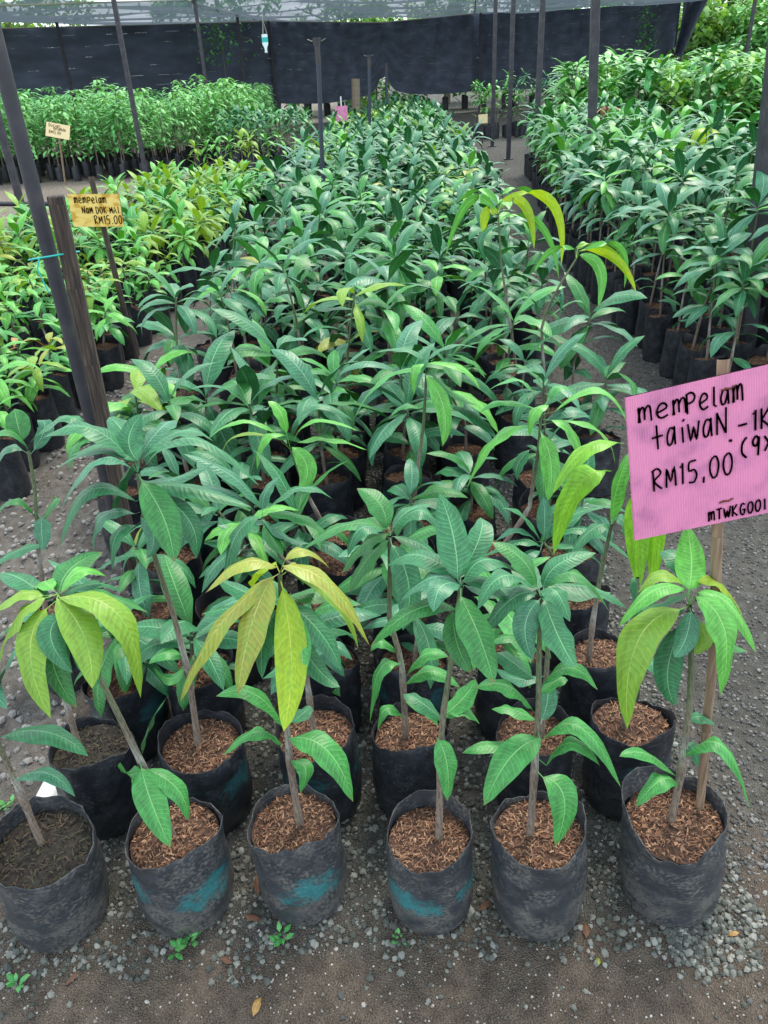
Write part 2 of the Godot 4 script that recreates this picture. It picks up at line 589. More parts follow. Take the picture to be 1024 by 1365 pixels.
# midrib points, side vector, greatest width
func leaf_into(a: Dictionary, pts: Array, side: Vector3, width: float, fold: float, wave: float, nw: int, pet := 0.09, ph := 0.0, curl := 0.0):
	var n := pts.size()
	var b: int = a.v.size()
	for k in n:
		var s := float(k) / (n - 1)
		var t: Vector3 = (pts[mini(k + 1, n - 1)] - pts[maxi(k - 1, 0)]).normalized()
		var sd := (side - t * side.dot(t)).normalized()
		var up := sd.cross(t).normalized()
		var tw := curl * s
		var sd2 := sd * cos(tw) + up * sin(tw)
		up = up * cos(tw) - sd * sin(tw)
		var hw := width * 0.5 * leaf_profile(s, pet)
		for c in nw + 1:
			var u := (2.0 * c / nw) - 1.0
			var lift := absf(u) * fold + (absf(u) * wave * sin(s * 17.0 + ph + (1.7 if u > 0 else 0.0)) if wave != 0.0 else 0.0)
			var p: Vector3 = pts[k] + sd2 * (u * hw) + up * (lift * hw)
			var nn := (up - sd2 * (signf(u) * fold * (0.5 if c == nw / 2 else 1.0))).normalized()
			a.v.append(p); a.n.append(nn); a.t.append(Vector2(0.5 + 0.5 * u, s)); a.c.append(Color(1, 1, 1))
	var w := nw + 1
	for k in n - 1:
		for c in nw:
			var q := b + k * w + c
			a.i.append_array([q, q + w, q + 1, q + 1, q + w, q + w + 1])

# a leaf of length 1 growing along +z that starts at elevation e0 and bends down by droop
func arc_points(e0: float, droop: float, n: int, length := 1.0, pw := 1.2) -> Array:
	var pts := [Vector3.ZERO]
	var p := Vector3.ZERO
	for k in n:
		var s := (k + 0.5) / n
		var e := deg_to_rad(e0 - droop * pow(s, pw))
		p += Vector3(0, sin(e), cos(e)) * (length / n)
		pts.append(p)
	return pts

func make_libraries():
	var r := RandomNumberGenerator.new(); r.seed = 12
	# [start elevation, droop]
	var shapes := {"up": [[68, 55], [60, 70], [72, 80]], "out": [[38, 80], [45, 105], [30, 70], [42, 90]], "flat": [[15, 70], [22, 100], [5, 55], [12, 80]], "hang": [[0, 85], [18, 120], [-20, 62], [8, 95]]}
	for kind in shapes:
		LEAF[kind] = []
		LEAF[kind + "_small"] = []
		for q in shapes[kind]:
			for rep in 2:
				var a := new_acc()
				leaf_into(a, arc_points(q[0], q[1], 7, 1.0, r.randf_range(1.0, 1.6)), Vector3(1, 0, 0.12 * r.randf_range(-1, 1)).normalized(), r.randf_range(0.26, 0.315), r.randf_range(0.12, 0.34), r.randf_range(0.02, 0.16), 4, 0.09, r.randf() * 6, r.randf_range(-0.4, 0.4))
				LEAF[kind].append(commit(a))
	# grow bags: thin plastic tube with wrinkles and a ragged rim
	for k in 10:
		BAGS.append(bag_mesh(k, 0.086 if k < 8 else 0.072, 0.222 if k < 8 else 0.25, 36 if k < 8 else 14))
	for k in 5:
		SOILS.append(soil_mesh(k, 1000, false))
	SOIL_DARK = soil_mesh(9, 700, true)

func bag_mesh(k: int, rad: float, h: float, sides: int) -> ArrayMesh:
	var n := FastNoiseLite.new(); n.seed = 60 + k; n.frequency = 1.0; n.fractal_octaves = 3
	var r := RandomNumberGenerator.new(); r.seed = 400 + k
	var P := []
	var uv := []
	var ph := r.randf() * TAU
	var rimw := r.randf_range(0.010, 0.022)
	var rings := [0.0, 0.02, 0.08, 0.15, 0.22, 0.3, 0.38, 0.46, 0.54, 0.62, 0.7, 0.78, 0.86, 0.93, 1.0]
	if sides < 20:
		rings = [0.0, 0.03, 0.3, 0.65, 1.0]
	var inner := [1.0, 0.9, 0.8]
	var ell := r.randf_range(0.0, 0.06)
	for q in rings.size() + inner.size():
		var ins := q >= rings.size()
		var v: float = inner[q - rings.size()] if ins else rings[q]
		for s in sides + 1:
			var an := TAU * s / sides
			var dx := cos(an)
			var dz := sin(an)
			var rr := rad * (0.96 + 0.05 * smoothstep(0.0, 0.25, v) + 0.02 * sin(v * 5.0))
			if v == 0.0:
				rr = rad * 0.95
			var wr := n.get_noise_3d(dx * 1.6 + 9.0, v * 4.5 + an * 0.0, dz * 1.6) * 0.005 + (0.5 - absf(n.get_noise_3d(dx * 2.6, v * 7.0 + dx * 2.5, dz * 2.6 + 20.0))) * 0.006 - 0.002
			rr += wr * smoothstep(0.0, 0.1, v)
			rr *= 1.0 + ell * cos(2.0 * an + ph)
			var flare := smoothstep(0.85, 1.0, v) * 0.004 * sin(3.0 * an + ph)
			rr += flare
			var y := v * h + smoothstep(0.55, 1.0, v) * (rimw * sin(an + ph) + 0.008 * sin(2.0 * an + ph * 2.0) + 0.012 * n.get_noise_2d(dx * 2.2, dz * 2.2 + 7.0))
			if ins:
				rr -= 0.0022
			P.append(Vector3(dx * rr, y, dz * rr))
			uv.append(Vector2(float(s) / sides, 1.0 - v))
	var a := new_acc()
	grid(a, P, sides + 1, uv)
	return commit(a)

func soil_mesh(k: int, chips: int, dark: bool) -> ArrayMesh:
	var r := RandomNumberGenerator.new(); r.seed = 200 + k
	var n := FastNoiseLite.new(); n.seed = 20 + k; n.frequency = 1.0
	var P := []
	var C := []
	var base := lin(70, 50, 38) if not dark else lin(46, 40, 33)
	for q in 8:
		var rr := 0.0008 + 0.0777 * q / 7.0
		for s in 21:
			var an := TAU * s / 20.0
			var x := cos(an) * rr
			var z := sin(an) * rr
			P.append(Vector3(x, 0.004 * (1.0 - rr / 0.08) + 0.006 * n.get_noise_2d(x * 40, z * 40) + 0.004 * n.get_noise_2d(x * 110, z * 110), z))
			var c := base * (1.0 + 0.5 * n.get_noise_2d(x * 160, z * 160 + 30))
			c.a = 1
			C.append(c)
	var a := new_acc()
	grid(a, P, 21, [], Color(1, 1, 1), C)
	var tones := [lin(132, 94, 70), lin(112, 76, 56), lin(156, 118, 90), lin(86, 57, 42), lin(168, 132, 102), lin(120, 82, 60)]
	if dark:
		tones = [lin(62, 54, 43), lin(46, 40, 33), lin(84, 70, 54), lin(38, 33, 28), lin(70, 72, 47)]
	for q in chips:
		var an := r.randf() * TAU
		var rr := 0.074 * sqrt(r.randf())
		var p := Vector3(cos(an) * rr, 0, sin(an) * rr)
		p.y = 0.004 * (1.0 - rr / 0.08) + 0.006 * n.get_noise_2d(p.x * 40, p.z * 40) + r.randf_range(0.001, 0.006)
		var az := r.randf() * TAU
		var d := Vector3(cos(az), r.randf_range(-0.15, 0.4), sin(az)).normalized()
		var ln := r.randf_range(0.004, 0.014)
		var wd := r.randf_range(0.0005, 0.0013)
		if r.randf() < 0.03:
			ln = r.randf_range(0.005, 0.009); wd = r.randf_range(0.002, 0.004)
		var c: Color = tones[r.randi() % tones.size()] * r.randf_range(0.4, 0.95)
		c.a = 1
		var sd := d.cross(Vector3.UP).normalized()
		var mid := p + Vector3(0, r.randf_range(0.0005, 0.0025), 0)
		var p0 := p - d * ln * 0.5
		var p1 := p + d * ln * 0.5
		var b: int = a.v.size()
		var up := Vector3(r.randf_range(-0.4, 0.4), 1, r.randf_range(-0.4, 0.4)).normalized()
		for v in [p0 + sd * wd, p0 - sd * wd, mid + sd * wd, mid - sd * wd, p1 + sd * wd * 0.5, p1 - sd * wd * 0.5]:
			a.v.append(v); a.n.append(up); a.t.append(Vector2.ZERO); a.c.append(c)
		a.i.append_array([b, b + 1, b + 2, b + 1, b + 3, b + 2, b + 2, b + 3, b + 4, b + 3, b + 5, b + 4])
	return commit(a)

func pick(r: RandomNumberGenerator, code: String) -> Material:
	match code:
		"D": return M[["dark0", "dark1", "dark2", "dark0"][r.randi() % 4]]
		"M": return M["mid0"]
		"G": return M["bright0"]
		"G2": return M["bright1"]
		"L": return M["lime0"]
		"Y": return M["yellow0"]
		"Y2": return M["yellow1"]
		"B": return M["bronze0"]
		"T": return M[["tall0", "tall1"][r.randi() % 2]]
	return M["dark0"]

func stem_mesh(pts: Array, r0: float, r1: float, sides: int, r: RandomNumberGenerator) -> ArrayMesh:
	var curve := Curve3D.new()
	for k in pts.size():
		var t: Vector3 = (pts[mini(k + 1, pts.size() - 1)] - pts[maxi(k - 1, 0)]) * 0.16
		curve.add_point(pts[k], -t, t)
	var n := 12 if sides > 5 else 5
	var P := []
	var R := []
	var C := []
	var low := lin(138, 122, 108)
	var high := lin(104, 116, 82)
	var L := curve.get_baked_length()
	for k in n + 1:
		var s := float(k) / n
		P.append(curve.sample_baked(L * s))
		var knob := 1.0 + (0.22 if absf(s - 0.36) < 0.05 else 0.0) + r.randf_range(-0.06, 0.06)
		R.append(lerpf(r0, r1, s) * knob)
		var c: Color = low.lerp(high, smoothstep(0.4, 0.75, s)) * r.randf_range(0.85, 1.1)
		if absf(s - 0.42) < 0.03 and sides > 5:
			c = lin(170, 166, 156)
		c.a = 1
		C.append(c)
	var a := new_acc()
	tube(a, P, R, sides, C, 0.3)
	return commit(a)

func add_bag(o: Node3D, bagk: int, matk: int, r: RandomNumberGenerator, dark_soil := false, tilt := Vector2.ZERO, size := 1.0):
	var b := Basis(Vector3.RIGHT, deg_to_rad(tilt.x)) * Basis(Vector3.BACK, deg_to_rad(tilt.y)) * Basis(Vector3.UP, r.randf() * TAU)
	var h := 0.222 if bagk < 8 else 0.25
	var rad := 0.086 if bagk < 8 else 0.072
	b = b.scaled(Vector3(size, lerpf(1.0, size, 0.5), size))
	part(o, "bag", BAGS[bagk], BAG_MATS[matk], Transform3D(b, Vector3(0, 0.001, 0)))
	var sb := b.scaled(Vector3(rad / 0.082, 1, rad / 0.082))
	part(o, "soil", SOIL_DARK if dark_soil else SOILS[r.randi() % SOILS.size()], M.vcol, Transform3D(sb, b * Vector3(0, h - 0.03, 0)))

func make_heroes():
	var r := RandomNumberGenerator.new(); r.seed = 31
	var labels := {
		"A": "mango sapling leaning out over dark mossy soil, beside the white pipe end",
		"B": "leaning mango sapling with lime green drooping crown, teal patch on its bag",
		"C": "mango sapling with long drooping yellow young leaves above dark ones",
		"D": "mango sapling with dark leaves, one standing upright, chewed leaf low on its stem",
		"E": "mango sapling with crossed dark green leaves and several broad leaves low on its stem",
		"F": "mango sapling with bright lime leaves sharing its bag with the pink sign's stake",
		"A2": "short mango sapling in plain black bag of dark soil touching the white pipe",
		"B2": "tall leaning mango sapling with a big dark green crown above teal stained bag",
		"C2": "slim mango sapling in teal edged bag behind the yellow leaved one",
		"D2": "mango sapling with dark rosette and many small leaves low down, in clean black bag darkened for shade",
		"E2": "thin mango sapling in short bag right behind the crossed leaf one",
		"F2": "mango sapling in teal streaked bag behind the pink sign's bag",
		"G": "mango sapling with a low dark rosette and one broad hanging leaf",
		"H": "mango sapling with pale green rosette, one broad pale leaf hanging in front",
		"I": "tall mango sapling with mid green leaves and one long leaf hanging straight down",
		"J": "mango sapling with large ribbed bright green leaves arching over all sides",
		"K": "mango sapling with stiff dark rosette and a white spotted upright leaf",
		"M": "mango sapling with broad translucent lime leaves hanging beside the pink sign's edge",
		"N": "mango sapling with curled dark leaves standing alone on the mud beside the stake",
		"Q": "tall mango sapling with backlit yellow leaves hanging down above the rest",
		"R": "mango sapling bending over the gravel path with lime leaves at its tip"}
	var bagmat := [6, 2, 3, 5, 7, 6, 1, 4, 4, 0, 0, 4, 1]  # front row dusty, bags behind take the shade-darkened copies
	for hd in HEROES:
		var nm: String = hd[0]
		var at := Vector3(hd[1], 0, hd[2])
		var o := thing("mango_sapling", labels[nm], "potted plant", at, "mango saplings in the central rows")
		var idx := HEROES.find(hd)
		add_bag(o, idx % 8, bagmat[idx] if idx < bagmat.size() else idx % 2, r, nm == "A" or nm == "A2", Vector2(hd[4], hd[5]), [1.09, 1.02, 1.0, 0.93, 1.03, 1.07][idx] if idx < 6 else r.randf_range(0.93, 1.03))
		var sp := []
		for k in hd[6].size() / 3:
			sp.append(Vector3(hd[6][k * 3], hd[6][k * 3 + 1], hd[6][k * 3 + 2]) - at)
		if sp[0].y > 0.17:
			sp[0].y = 0.17
		part(o, "stem", stem_mesh(sp, 0.0075, 0.0038, 8, r), M.stem)
		for lf in hd[7]:
			var b := Vector3(lf[2], lf[3], lf[4]) - at
			var m := Vector3(lf[5], lf[6], lf[7]) - at
			var t := Vector3(lf[8], lf[9], lf[10]) - at
			# join the petiole to the stem
			var best := b
			var bd := 1e9
			for k in sp.size() - 1:
				var q := Geometry3D.get_closest_point_to_segment(b, sp[k], sp[k + 1])
				if q.distance_to(b) < bd:
					bd = q.distance_to(b); best = q
			var ctrl := m * 2.0 - (b + t) * 0.5
			var pts := []
			if bd > 0.006 and bd < 0.09:
				pts.append(best)
			for k in 13:
				var s := k / 12.0
				pts.append(b * (1 - s) * (1 - s) + ctrl * 2.0 * s * (1 - s) + t * s * s)
			var hv := t - b
			hv.y = 0
			if hv.length() < 0.03:
				hv = Vector3(hv.x, 0, hv.z + 0.03)
			var side := Vector3.UP.cross(hv).normalized()
			if lf[0].ends_with("!"):      # twisted on its stalk, blade turned to the path
				side = Vector3(1, 0, 0.25 if hv.x > 0 else -0.25).normalized()
			var a := new_acc()
			leaf_into(a, pts, side, lf[1], r.randf_range(0.12, 0.34), r.randf_range(0.05, 0.2), 4, 0.08, r.randf() * 6, r.randf_range(-0.3, 0.3))
			part(o, "leaf", commit(a), pick(r, lf[0].trim_suffix("!")))

# a whorl of leaves round a stem: n leaves, elevation class, length
func whorl(o: Node3D, r: RandomNumberGenerator, at: Vector3, n: int, kinds: Array, length: float, code: String, acc = null, wmul := 1.0):
	var az := r.randf() * TAU
	for k in n:
		az += 2.4 + r.randf_range(-0.35, 0.35)
		var kind: String = kinds[mini(int(float(k) / n * kinds.size()), kinds.size() - 1)]
		var L := length * r.randf_range(0.72, 1.12)
		var pos := at - Vector3(0, 0.05 * float(k) / n, 0)
		if acc == null:
			var lib: Array = LEAF[kind]
			var b := Basis(Vector3.UP, az) * Basis(Vector3.BACK, r.randf_range(-0.35, 0.35))
			b = b * Basis.from_scale(Vector3(L * wmul * r.randf_range(0.85, 1.1), L, L))
			part(o, "leaf", lib[r.randi() % lib.size()], pick(r, code), Transform3D(b, pos))
		else:
			var e: Array = {"up": [66, 65], "out": [40, 80], "flat": [12, 70], "hang": [0, 85]}[kind]
			var pts := arc_points(e[0] + r.randf_range(-10, 10), e[1] + r.randf_range(-15, 15), 4, L)
			var bs := Basis(Vector3.UP, az)
			for q in pts.size():
				pts[q] = pos + bs * pts[q]
			leaf_into(acc, pts, bs * Vector3(1, 0, 0), L * 0.31 * wmul, r.randf_range(0.1, 0.3), 0.0, 2)

func sapling_top(o: Node3D, r: RandomNumberGenerator, H: float, code: String, tip: String, length: float, acc = null, lush := 1.0, lowcode := "D"):
	var lean := Vector3(r.randfn(0, 0.03), 0, r.randfn(0, 0.03))
	var top := Vector3(lean.x, H, lean.z)
	var sp := [Vector3(r.randfn(0, 0.008), 0.17, r.randfn(0, 0.008)), Vector3(lean.x * 0.3 + r.randfn(0, 0.012), lerpf(0.17, H, 0.5), lean.z * 0.3 + r.randfn(0, 0.012)), top]
	part(o, "stem", stem_mesh(sp, 0.0068, 0.0035, 6 if acc == null else 4, r), M.stem)
	var n := int(r.randi_range(6, 10) * lush)
	if tip != code:
		whorl(o, r, top, int(n * 0.55), ["out", "flat", "hang"], length * 0.95, tip, acc)
		whorl(o, r, top - Vector3(0, 0.05, 0), int(n * 0.5), ["flat", "hang"], length, code, acc)
	else:
		whorl(o, r, top, n, ["up", "out", "flat", "hang", "hang"], length, code, acc)
	var q := lerpf(0.2, H, r.randf_range(0.55, 0.7))
	whorl(o, r, sp[1].lerp(top, 0.3) * Vector3(1, 0, 1) + Vector3(0, q, 0), int(r.randi_range(3, 5) * lush), ["out", "flat", "hang"], length * 0.85, code, acc)
	if r.randf() < 0.75:
		whorl(o, r, Vector3(sp[1].x * 0.6, lerpf(0.2, H, r.randf_range(0.25, 0.4)), sp[1].z * 0.6), r.randi_range(2, 3), ["out", "flat"], length * 0.6, lowcode, acc)

const ORD := ["first", "second", "third", "fourth", "fifth", "sixth", "seventh", "eighth", "ninth", "tenth", "eleventh", "twelfth", "thirteenth", "fourteenth", "fifteenth", "sixteenth", "seventeenth", "eighteenth", "nineteenth"]

func nth(k: int) -> String:      # 0 is first
	if k < 19:
		return ORD[k]
	var tens: String = ["twent", "thirt", "fort", "fift", "sixt", "sevent"][(k + 1) / 10 - 2]
	return tens + "ieth" if (k + 1) % 10 == 0 else tens + "y-" + ORD[(k + 1) % 10 - 1]

const ROWS := ["extra row by the mud", "first row from the mud", "second row from the mud", "third row from the mud", "fourth row from the mud", "fifth row from the mud", "sixth row from the mud", "seventh row from the mud", "eighth row from the mud"]
const TIPS := {"D": "dark green leaves", "G": "bright green young leaves", "L": "lime young leaves", "Y": "yellow young leaves", "B": "bronze young leaves"}

func make_blocks():
	var r := RandomNumberGenerator.new(); r.seed = 88
	var cols := [-0.71, -0.46, -0.215, 0.02, 0.25, 0.485]
	var taken := {}
	for hd in HEROES:
		taken["%d,%d" % [roundi((hd[1] + 0.71) / 0.239), roundi((-hd[2] - 0.955) / 0.235)]] = true
	# prototypes with joined crowns for the distance
	var far_crowns := {}
	for code in ["D", "G", "L"]:
		far_crowns[code] = []
		for k in (8 if code == "D" else 4):
			var acc := new_acc()
			var tmp := Node3D.new()
			sapling_top(tmp, r, r.randf_range(0.42, 0.68), code, code, r.randf_range(0.22, 0.28), acc)
			far_crowns[code].append([commit(acc), tmp.get_child(0).mesh])
			tmp.free()
	var count := HEROES.size()
	var rest := []
	for row in 104:
		var z := -0.955 - row * 0.235
		var c0 := 0 if z > -2.2 else -1
		var c1 := 5 if z > -2.6 else (6 if z > -7.5 else 7)
		for c in range(c0, c1 + 1):
			if taken.has("%d,%d" % [c, row]):
				continue
			if c == -1 and z > -2.3:      # the stake stands here
				continue
			if row < 40 and row > 1 and r.randf() < (0.10 if c >= 0 else 0.3):
				continue
			var x := -0.71 + c * 0.239 + r.randfn(0, 0.016)
			if z < -7.0:
				x -= (c < 1 as int) as int * 0.05
			var at := Vector3(x, 0, z + r.randfn(0, 0.016))
			var q := r.randf()
			var code := "D"
			var tip := "D"
			if q < 0.12: tip = "G"
			elif q < 0.17: tip = "L"
			elif q < 0.195: tip = "Y"
			elif q < 0.38:
				code = "M"; tip = "M"
			if z > -7.6:
				var o := thing("mango_sapling", "mango sapling, %s, %s bag back, %s" % [TIPS[tip if TIPS.has(tip) else "D"] if code != "M" else "mid green leaves", nth(row), ROWS[c + 1]], "potted plant", at, "mango saplings in the central rows")
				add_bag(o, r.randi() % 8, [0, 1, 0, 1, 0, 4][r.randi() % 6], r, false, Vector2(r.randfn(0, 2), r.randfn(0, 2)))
				var H := r.randf_range(0.33, 0.45) if row < 6 else r.randf_range(0.42, 0.56) if row < 9 else r.randf_range(0.40, 0.70)
				sapling_top(o, r, H, code, tip, r.randf_range(0.20, 0.30) if row > 5 else r.randf_range(0.17, 0.23))
				count += 1
			elif count < 296:
				var cl: String = tip if far_crowns.has(tip) else "D"
				var o := thing("mango_sapling", "mango sapling, %s, %s bag back, %s" % [TIPS[cl], nth(row), ROWS[c + 1]], "potted plant", at, "mango saplings in the central rows")
				o.rotation.y = r.randf() * TAU
				o.scale = Vector3.ONE * r.randf_range(0.9, 1.12)
				var pr: Array = far_crowns[cl][r.randi() % far_crowns[cl].size()]
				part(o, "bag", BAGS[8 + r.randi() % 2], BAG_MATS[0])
				part(o, "stem", pr[1], M.stem)
				part(o, "foliage", pr[0], pick(r, cl))
				count += 1
			else:
				rest.append([at, "G" if tip == "G" else ("L" if tip == "L" or tip == "Y" else "D")])
	# the far end of the block reads as one mass
	var mass := Node3D.new()
	mass.name = "sapling_mass"
	add_child(mass)
	tag(mass, "far mass of mango saplings closing the central rows before the hanging net", "plants")
	mass.set_meta("kind", "stuff")
	for code in far_crowns:
		for k in far_crowns[code].size():
			var mine := []
			for q in rest.size():
				if rest[q][1] == code and q % far_crowns[code].size() == k:
					mine.append(rest[q][0])
			if mine.is_empty():
				continue
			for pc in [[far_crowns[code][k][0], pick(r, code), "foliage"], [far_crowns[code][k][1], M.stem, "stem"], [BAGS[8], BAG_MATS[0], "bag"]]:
				var mm := MultiMesh.new()
				mm.transform_format = MultiMesh.TRANSFORM_3D
				mm.mesh = pc[0]
				mm.instance_count = mine.size()
				var r2 := RandomNumberGenerator.new(); r2.seed = 7 + k
				for q in mine.size():
					var s := r2.randf_range(0.82, 1.0) + (0.06 if mine[q].x > -0.2 else -0.06)
					mm.set_instance_transform(q, Transform3D(Basis(Vector3.UP, r2.randf() * TAU).scaled(Vector3(s, s, s)), mine[q]))
				var mi := MultiMeshInstance3D.new()
				mi.name = pc[2]
				mi.multimesh = mm
				mi.material_override = pc[1]
				mi.set_meta("kind", "stuff")
				mass.add_child(mi, true)
	block_right(r)
	tip_leaves(Vector3(2.56, 0, -10.0), ["dry0", "bronze0"], 7, 0.24, r, "taller mango sapling topped by a tuft of withered brown leaves")
	tip_leaves(Vector3(2.42, 0, -6.6), ["yellow1", "lime0"], 5, 0.26, r, "taller mango sapling topped by hanging yellow leaves beyond the path")
	block_left_small(r)
	block_left_tall(r)
	block_right_back(r)

func crown_protos(r: RandomNumberGenerator, codes: Array, n: int, H0: float, H1: float, length: float, lush: float) -> Array:
	var out := []
	for code in codes:
		for k in n:
			var acc := new_acc()
			var tmp := Node3D.new()
			sapling_top(tmp, r, r.randf_range(H0, H1), code, code, length, acc, lush, code)
			out.append([commit(acc), tmp.get_child(0).mesh, code])
			tmp.free()
	return out

func place_proto(called: String, label: String, group: String, at: Vector3, pr: Array, r: RandomNumberGenerator, s0 := 0.9, s1 := 1.12, mat: Material = null):
	var o := thing(called, label, "potted plant", at, group)
	o.rotation.y = r.randf() * TAU
	o.scale = Vector3.ONE * r.randf_range(s0, s1)
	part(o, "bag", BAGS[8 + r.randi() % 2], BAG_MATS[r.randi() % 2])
	part(o, "stem", pr[1], M.stem)
	part(o, "foliage", pr[0], mat if mat else pick(r, pr[2]))
	return o

func block_right(r: RandomNumberGenerator):
	var protos := crown_protos(r, ["D", "D", "M"], 4, 0.66, 0.88, 0.24, 1.4)
	var gl := crown_protos(r, ["G"], 3, 0.66, 0.88, 0.24, 1.4)
	for row in 39:
		var z := -3.11 - row * 0.24
		for c in 7:
			var x := 1.43 + c * 0.235 + maxf(0.0, -z - 6.0) * 0.105 + r.randfn(0, 0.015)
			var at := Vector3(x, 0, z + r.randfn(0, 0.015))
			var lime := r.randf() < 0.13
			var lab := "taller %s mango sapling, %s bag back, %s row beyond gravel path" % ["bright green" if lime else "dark green", nth(row), nth(c)]
			if row < 13 and c < 5:
				var o := thing("tall_mango_sapling", lab, "potted plant", at, "taller mango saplings beyond the gravel path")
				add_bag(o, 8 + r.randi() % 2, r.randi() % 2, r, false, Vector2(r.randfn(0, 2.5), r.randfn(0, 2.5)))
				sapling_top(o, r, r.randf_range(0.70, 0.92) if c > 0 else r.randf_range(0.60, 0.80), "D" if r.randf() < 0.75 else "M", "G" if lime else "D", r.randf_range(0.20, 0.28), null, 1.35)
			else:
				place_proto("tall_mango_sapling", lab, "taller mango saplings beyond the gravel path", at, (gl if lime else protos)[r.randi() % (gl if lime else protos).size()], r)

func tip_leaves(spot: Vector3, mats: Array, n: int, length: float, r: RandomNumberGenerator, lab: String):
	var best: Node3D = null
	for o in get_children():
		if o.name.begins_with("tall_mango_sapling") and (best == null or o.position.distance_to(spot) < best.position.distance_to(spot)):
			best = o
	best.rotation = Vector3.ZERO
	best.scale = Vector3.ONE
	best.set_meta("label", lab)
	var top := 0.8
	for ch in best.get_children():
		if ch.name.begins_with("stem"):
			var bb: AABB = ch.mesh.get_aabb()
			top = bb.end.y
	part(best, "shoot", stem_mesh([Vector3(0, top - 0.25, 0), Vector3(0.01, top, 0), Vector3(0, top + 0.10, 0)], 0.005, 0.0035, 5, r), M.stem)
	for k in n:
		var lib: Array = LEAF["hang"]
		part(best, "leaf", lib[r.randi() % lib.size()], M[mats[k % mats.size()]], Transform3D(Basis(Vector3.UP, TAU * k / n + 0.4) * Basis.from_scale(Vector3(length, length, length)), Vector3(0, top + 0.10, 0)))

func block_left_small(r: RandomNumberGenerator):
	var protos := crown_protos(r, ["G", "L", "M", "L"], 3, 0.38, 0.50, 0.19, 1.5)
	for row in 30:
		var z := -2.75 - row * 0.255
		var n := 8 if z > -7.4 else 6
		for c in n:
			var x := -1.62 + 0.10 * smoothstep(-4.5, -7.0, z) - c * 0.24 + r.randfn(0, 0.03)
			var at := Vector3(x, 0, z + r.randfn(0, 0.02))
			var q := r.randf()
			var tip := "L" if q < 0.30 else ("Y" if q < 0.40 else ("B" if q < 0.48 else "G"))
			if z > -5.6 and c < 6:
				var o := thing("young_mango_sapling", "short mango sapling, %s, %s bag back, %s row beyond mud aisle" % [TIPS[tip], nth(row), nth(c)], "potted plant", at, "short young mango saplings around the yellow sign")
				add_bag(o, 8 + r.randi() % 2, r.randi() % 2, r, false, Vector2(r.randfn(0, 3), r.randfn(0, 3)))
				sapling_top(o, r, r.randf_range(0.34, 0.50), ["G", "M", "G"][r.randi() % 3], tip, r.randf_range(0.15, 0.21), null, 1.3, "M")
			else:
				var pr: Array = protos[r.randi() % protos.size()]
				place_proto("young_mango_sapling", "short mango sapling, %s, %s bag back, %s row beyond mud aisle" % [{"G": "bright green leaves", "L": "lime leaves", "M": "mid green leaves"}[pr[2]], nth(row), nth(c)], "short young mango saplings around the yellow sign", at, pr, r, 0.95, 1.2)

func block_left_tall(r: RandomNumberGenerator):
	# soursop seedlings: tall slim plants leafy from top to knee
	var protos := []
	for k in 8:
		var acc := new_acc()
		var H := r.randf_range(1.2, 1.42)
		var lean := Vector3(r.randfn(0, 0.04), H, r.randfn(0, 0.04))
		var nl := 140
		for q in nl:
			var s := float(q) / nl
			var y := lerpf(0.42, H, pow(s, 0.85))
			var L := r.randf_range(0.11, 0.18)
			var pts := arc_points(r.randf_range(-10, 40), r.randf_range(40, 90), 3, L)
			var bs := Basis(Vector3.UP, r.randf() * TAU)
			var off := bs * Vector3(0, 0, r.randf_range(0.02, 0.22) * (1.25 - s * 0.8))
			for e in pts.size():
				pts[e] = Vector3(lean.x * s, y, lean.z * s) + off + bs * pts[e]
			leaf_into(acc, pts, bs * Vector3(1, 0, 0), L * 0.36, 0.2, 0.0, 2)
		protos.append([commit(acc), stem_mesh([Vector3(0, 0.17, 0), Vector3(lean.x * 0.4, H * 0.5, lean.z * 0.4), lean], 0.012, 0.006, 5, r), "T"])
	for row in 12:
		for c in 20:
			var x := -2.75 - c * 0.36
			var z := -14.3 - row * 0.38
			if x > -3.9:
				z -= 0.5 + (x + 3.9) * 1.2
			if row > 5 and c > 3 and (row + c) % 2 == 0:
				continue
			place_proto("tall_seedling", "tall bright green seedling, %s in %s rank behind the cream sign" % [nth(c), nth(row)], "tall leafy seedlings behind the cream sign", Vector3(x + r.randfn(0, 0.04), 0, z + r.randfn(0, 0.04)), protos[r.randi() % protos.size()], r, 0.82, 1.08)
	# darker slim mangoes on bare brown stems
	var dp := crown_protos(r, ["D", "M"], 4, 0.72, 0.86, 0.20, 1.1)
	var gp := crown_protos(r, ["L", "G"], 2, 0.45, 0.56, 0.19, 1.0)
	for row in 7:
		for c in 7:
			place_proto("slim_mango_sapling", "slim dark mango sapling, %s in the %s rank beside the tall seedlings" % [nth(c), nth(row)], "slim dark saplings near the sprinkler riser", Vector3(-1.42 - c * 0.24 + r.randfn(0, 0.02), 0, -14.6 - row * 0.26 + r.randfn(0, 0.02)), dp[r.randi() % dp.size()], r)
	for k in 9:
		place_proto("slim_mango_sapling", "small pale leaved mango sapling, %s of the rank before the slim dark ones" % nth(k), "small pale saplings before the slim dark ones", Vector3(-1.5 - k * 0.2, 0, -13.6 + r.randfn(0, 0.2)), gp[r.randi() % gp.size()], r)

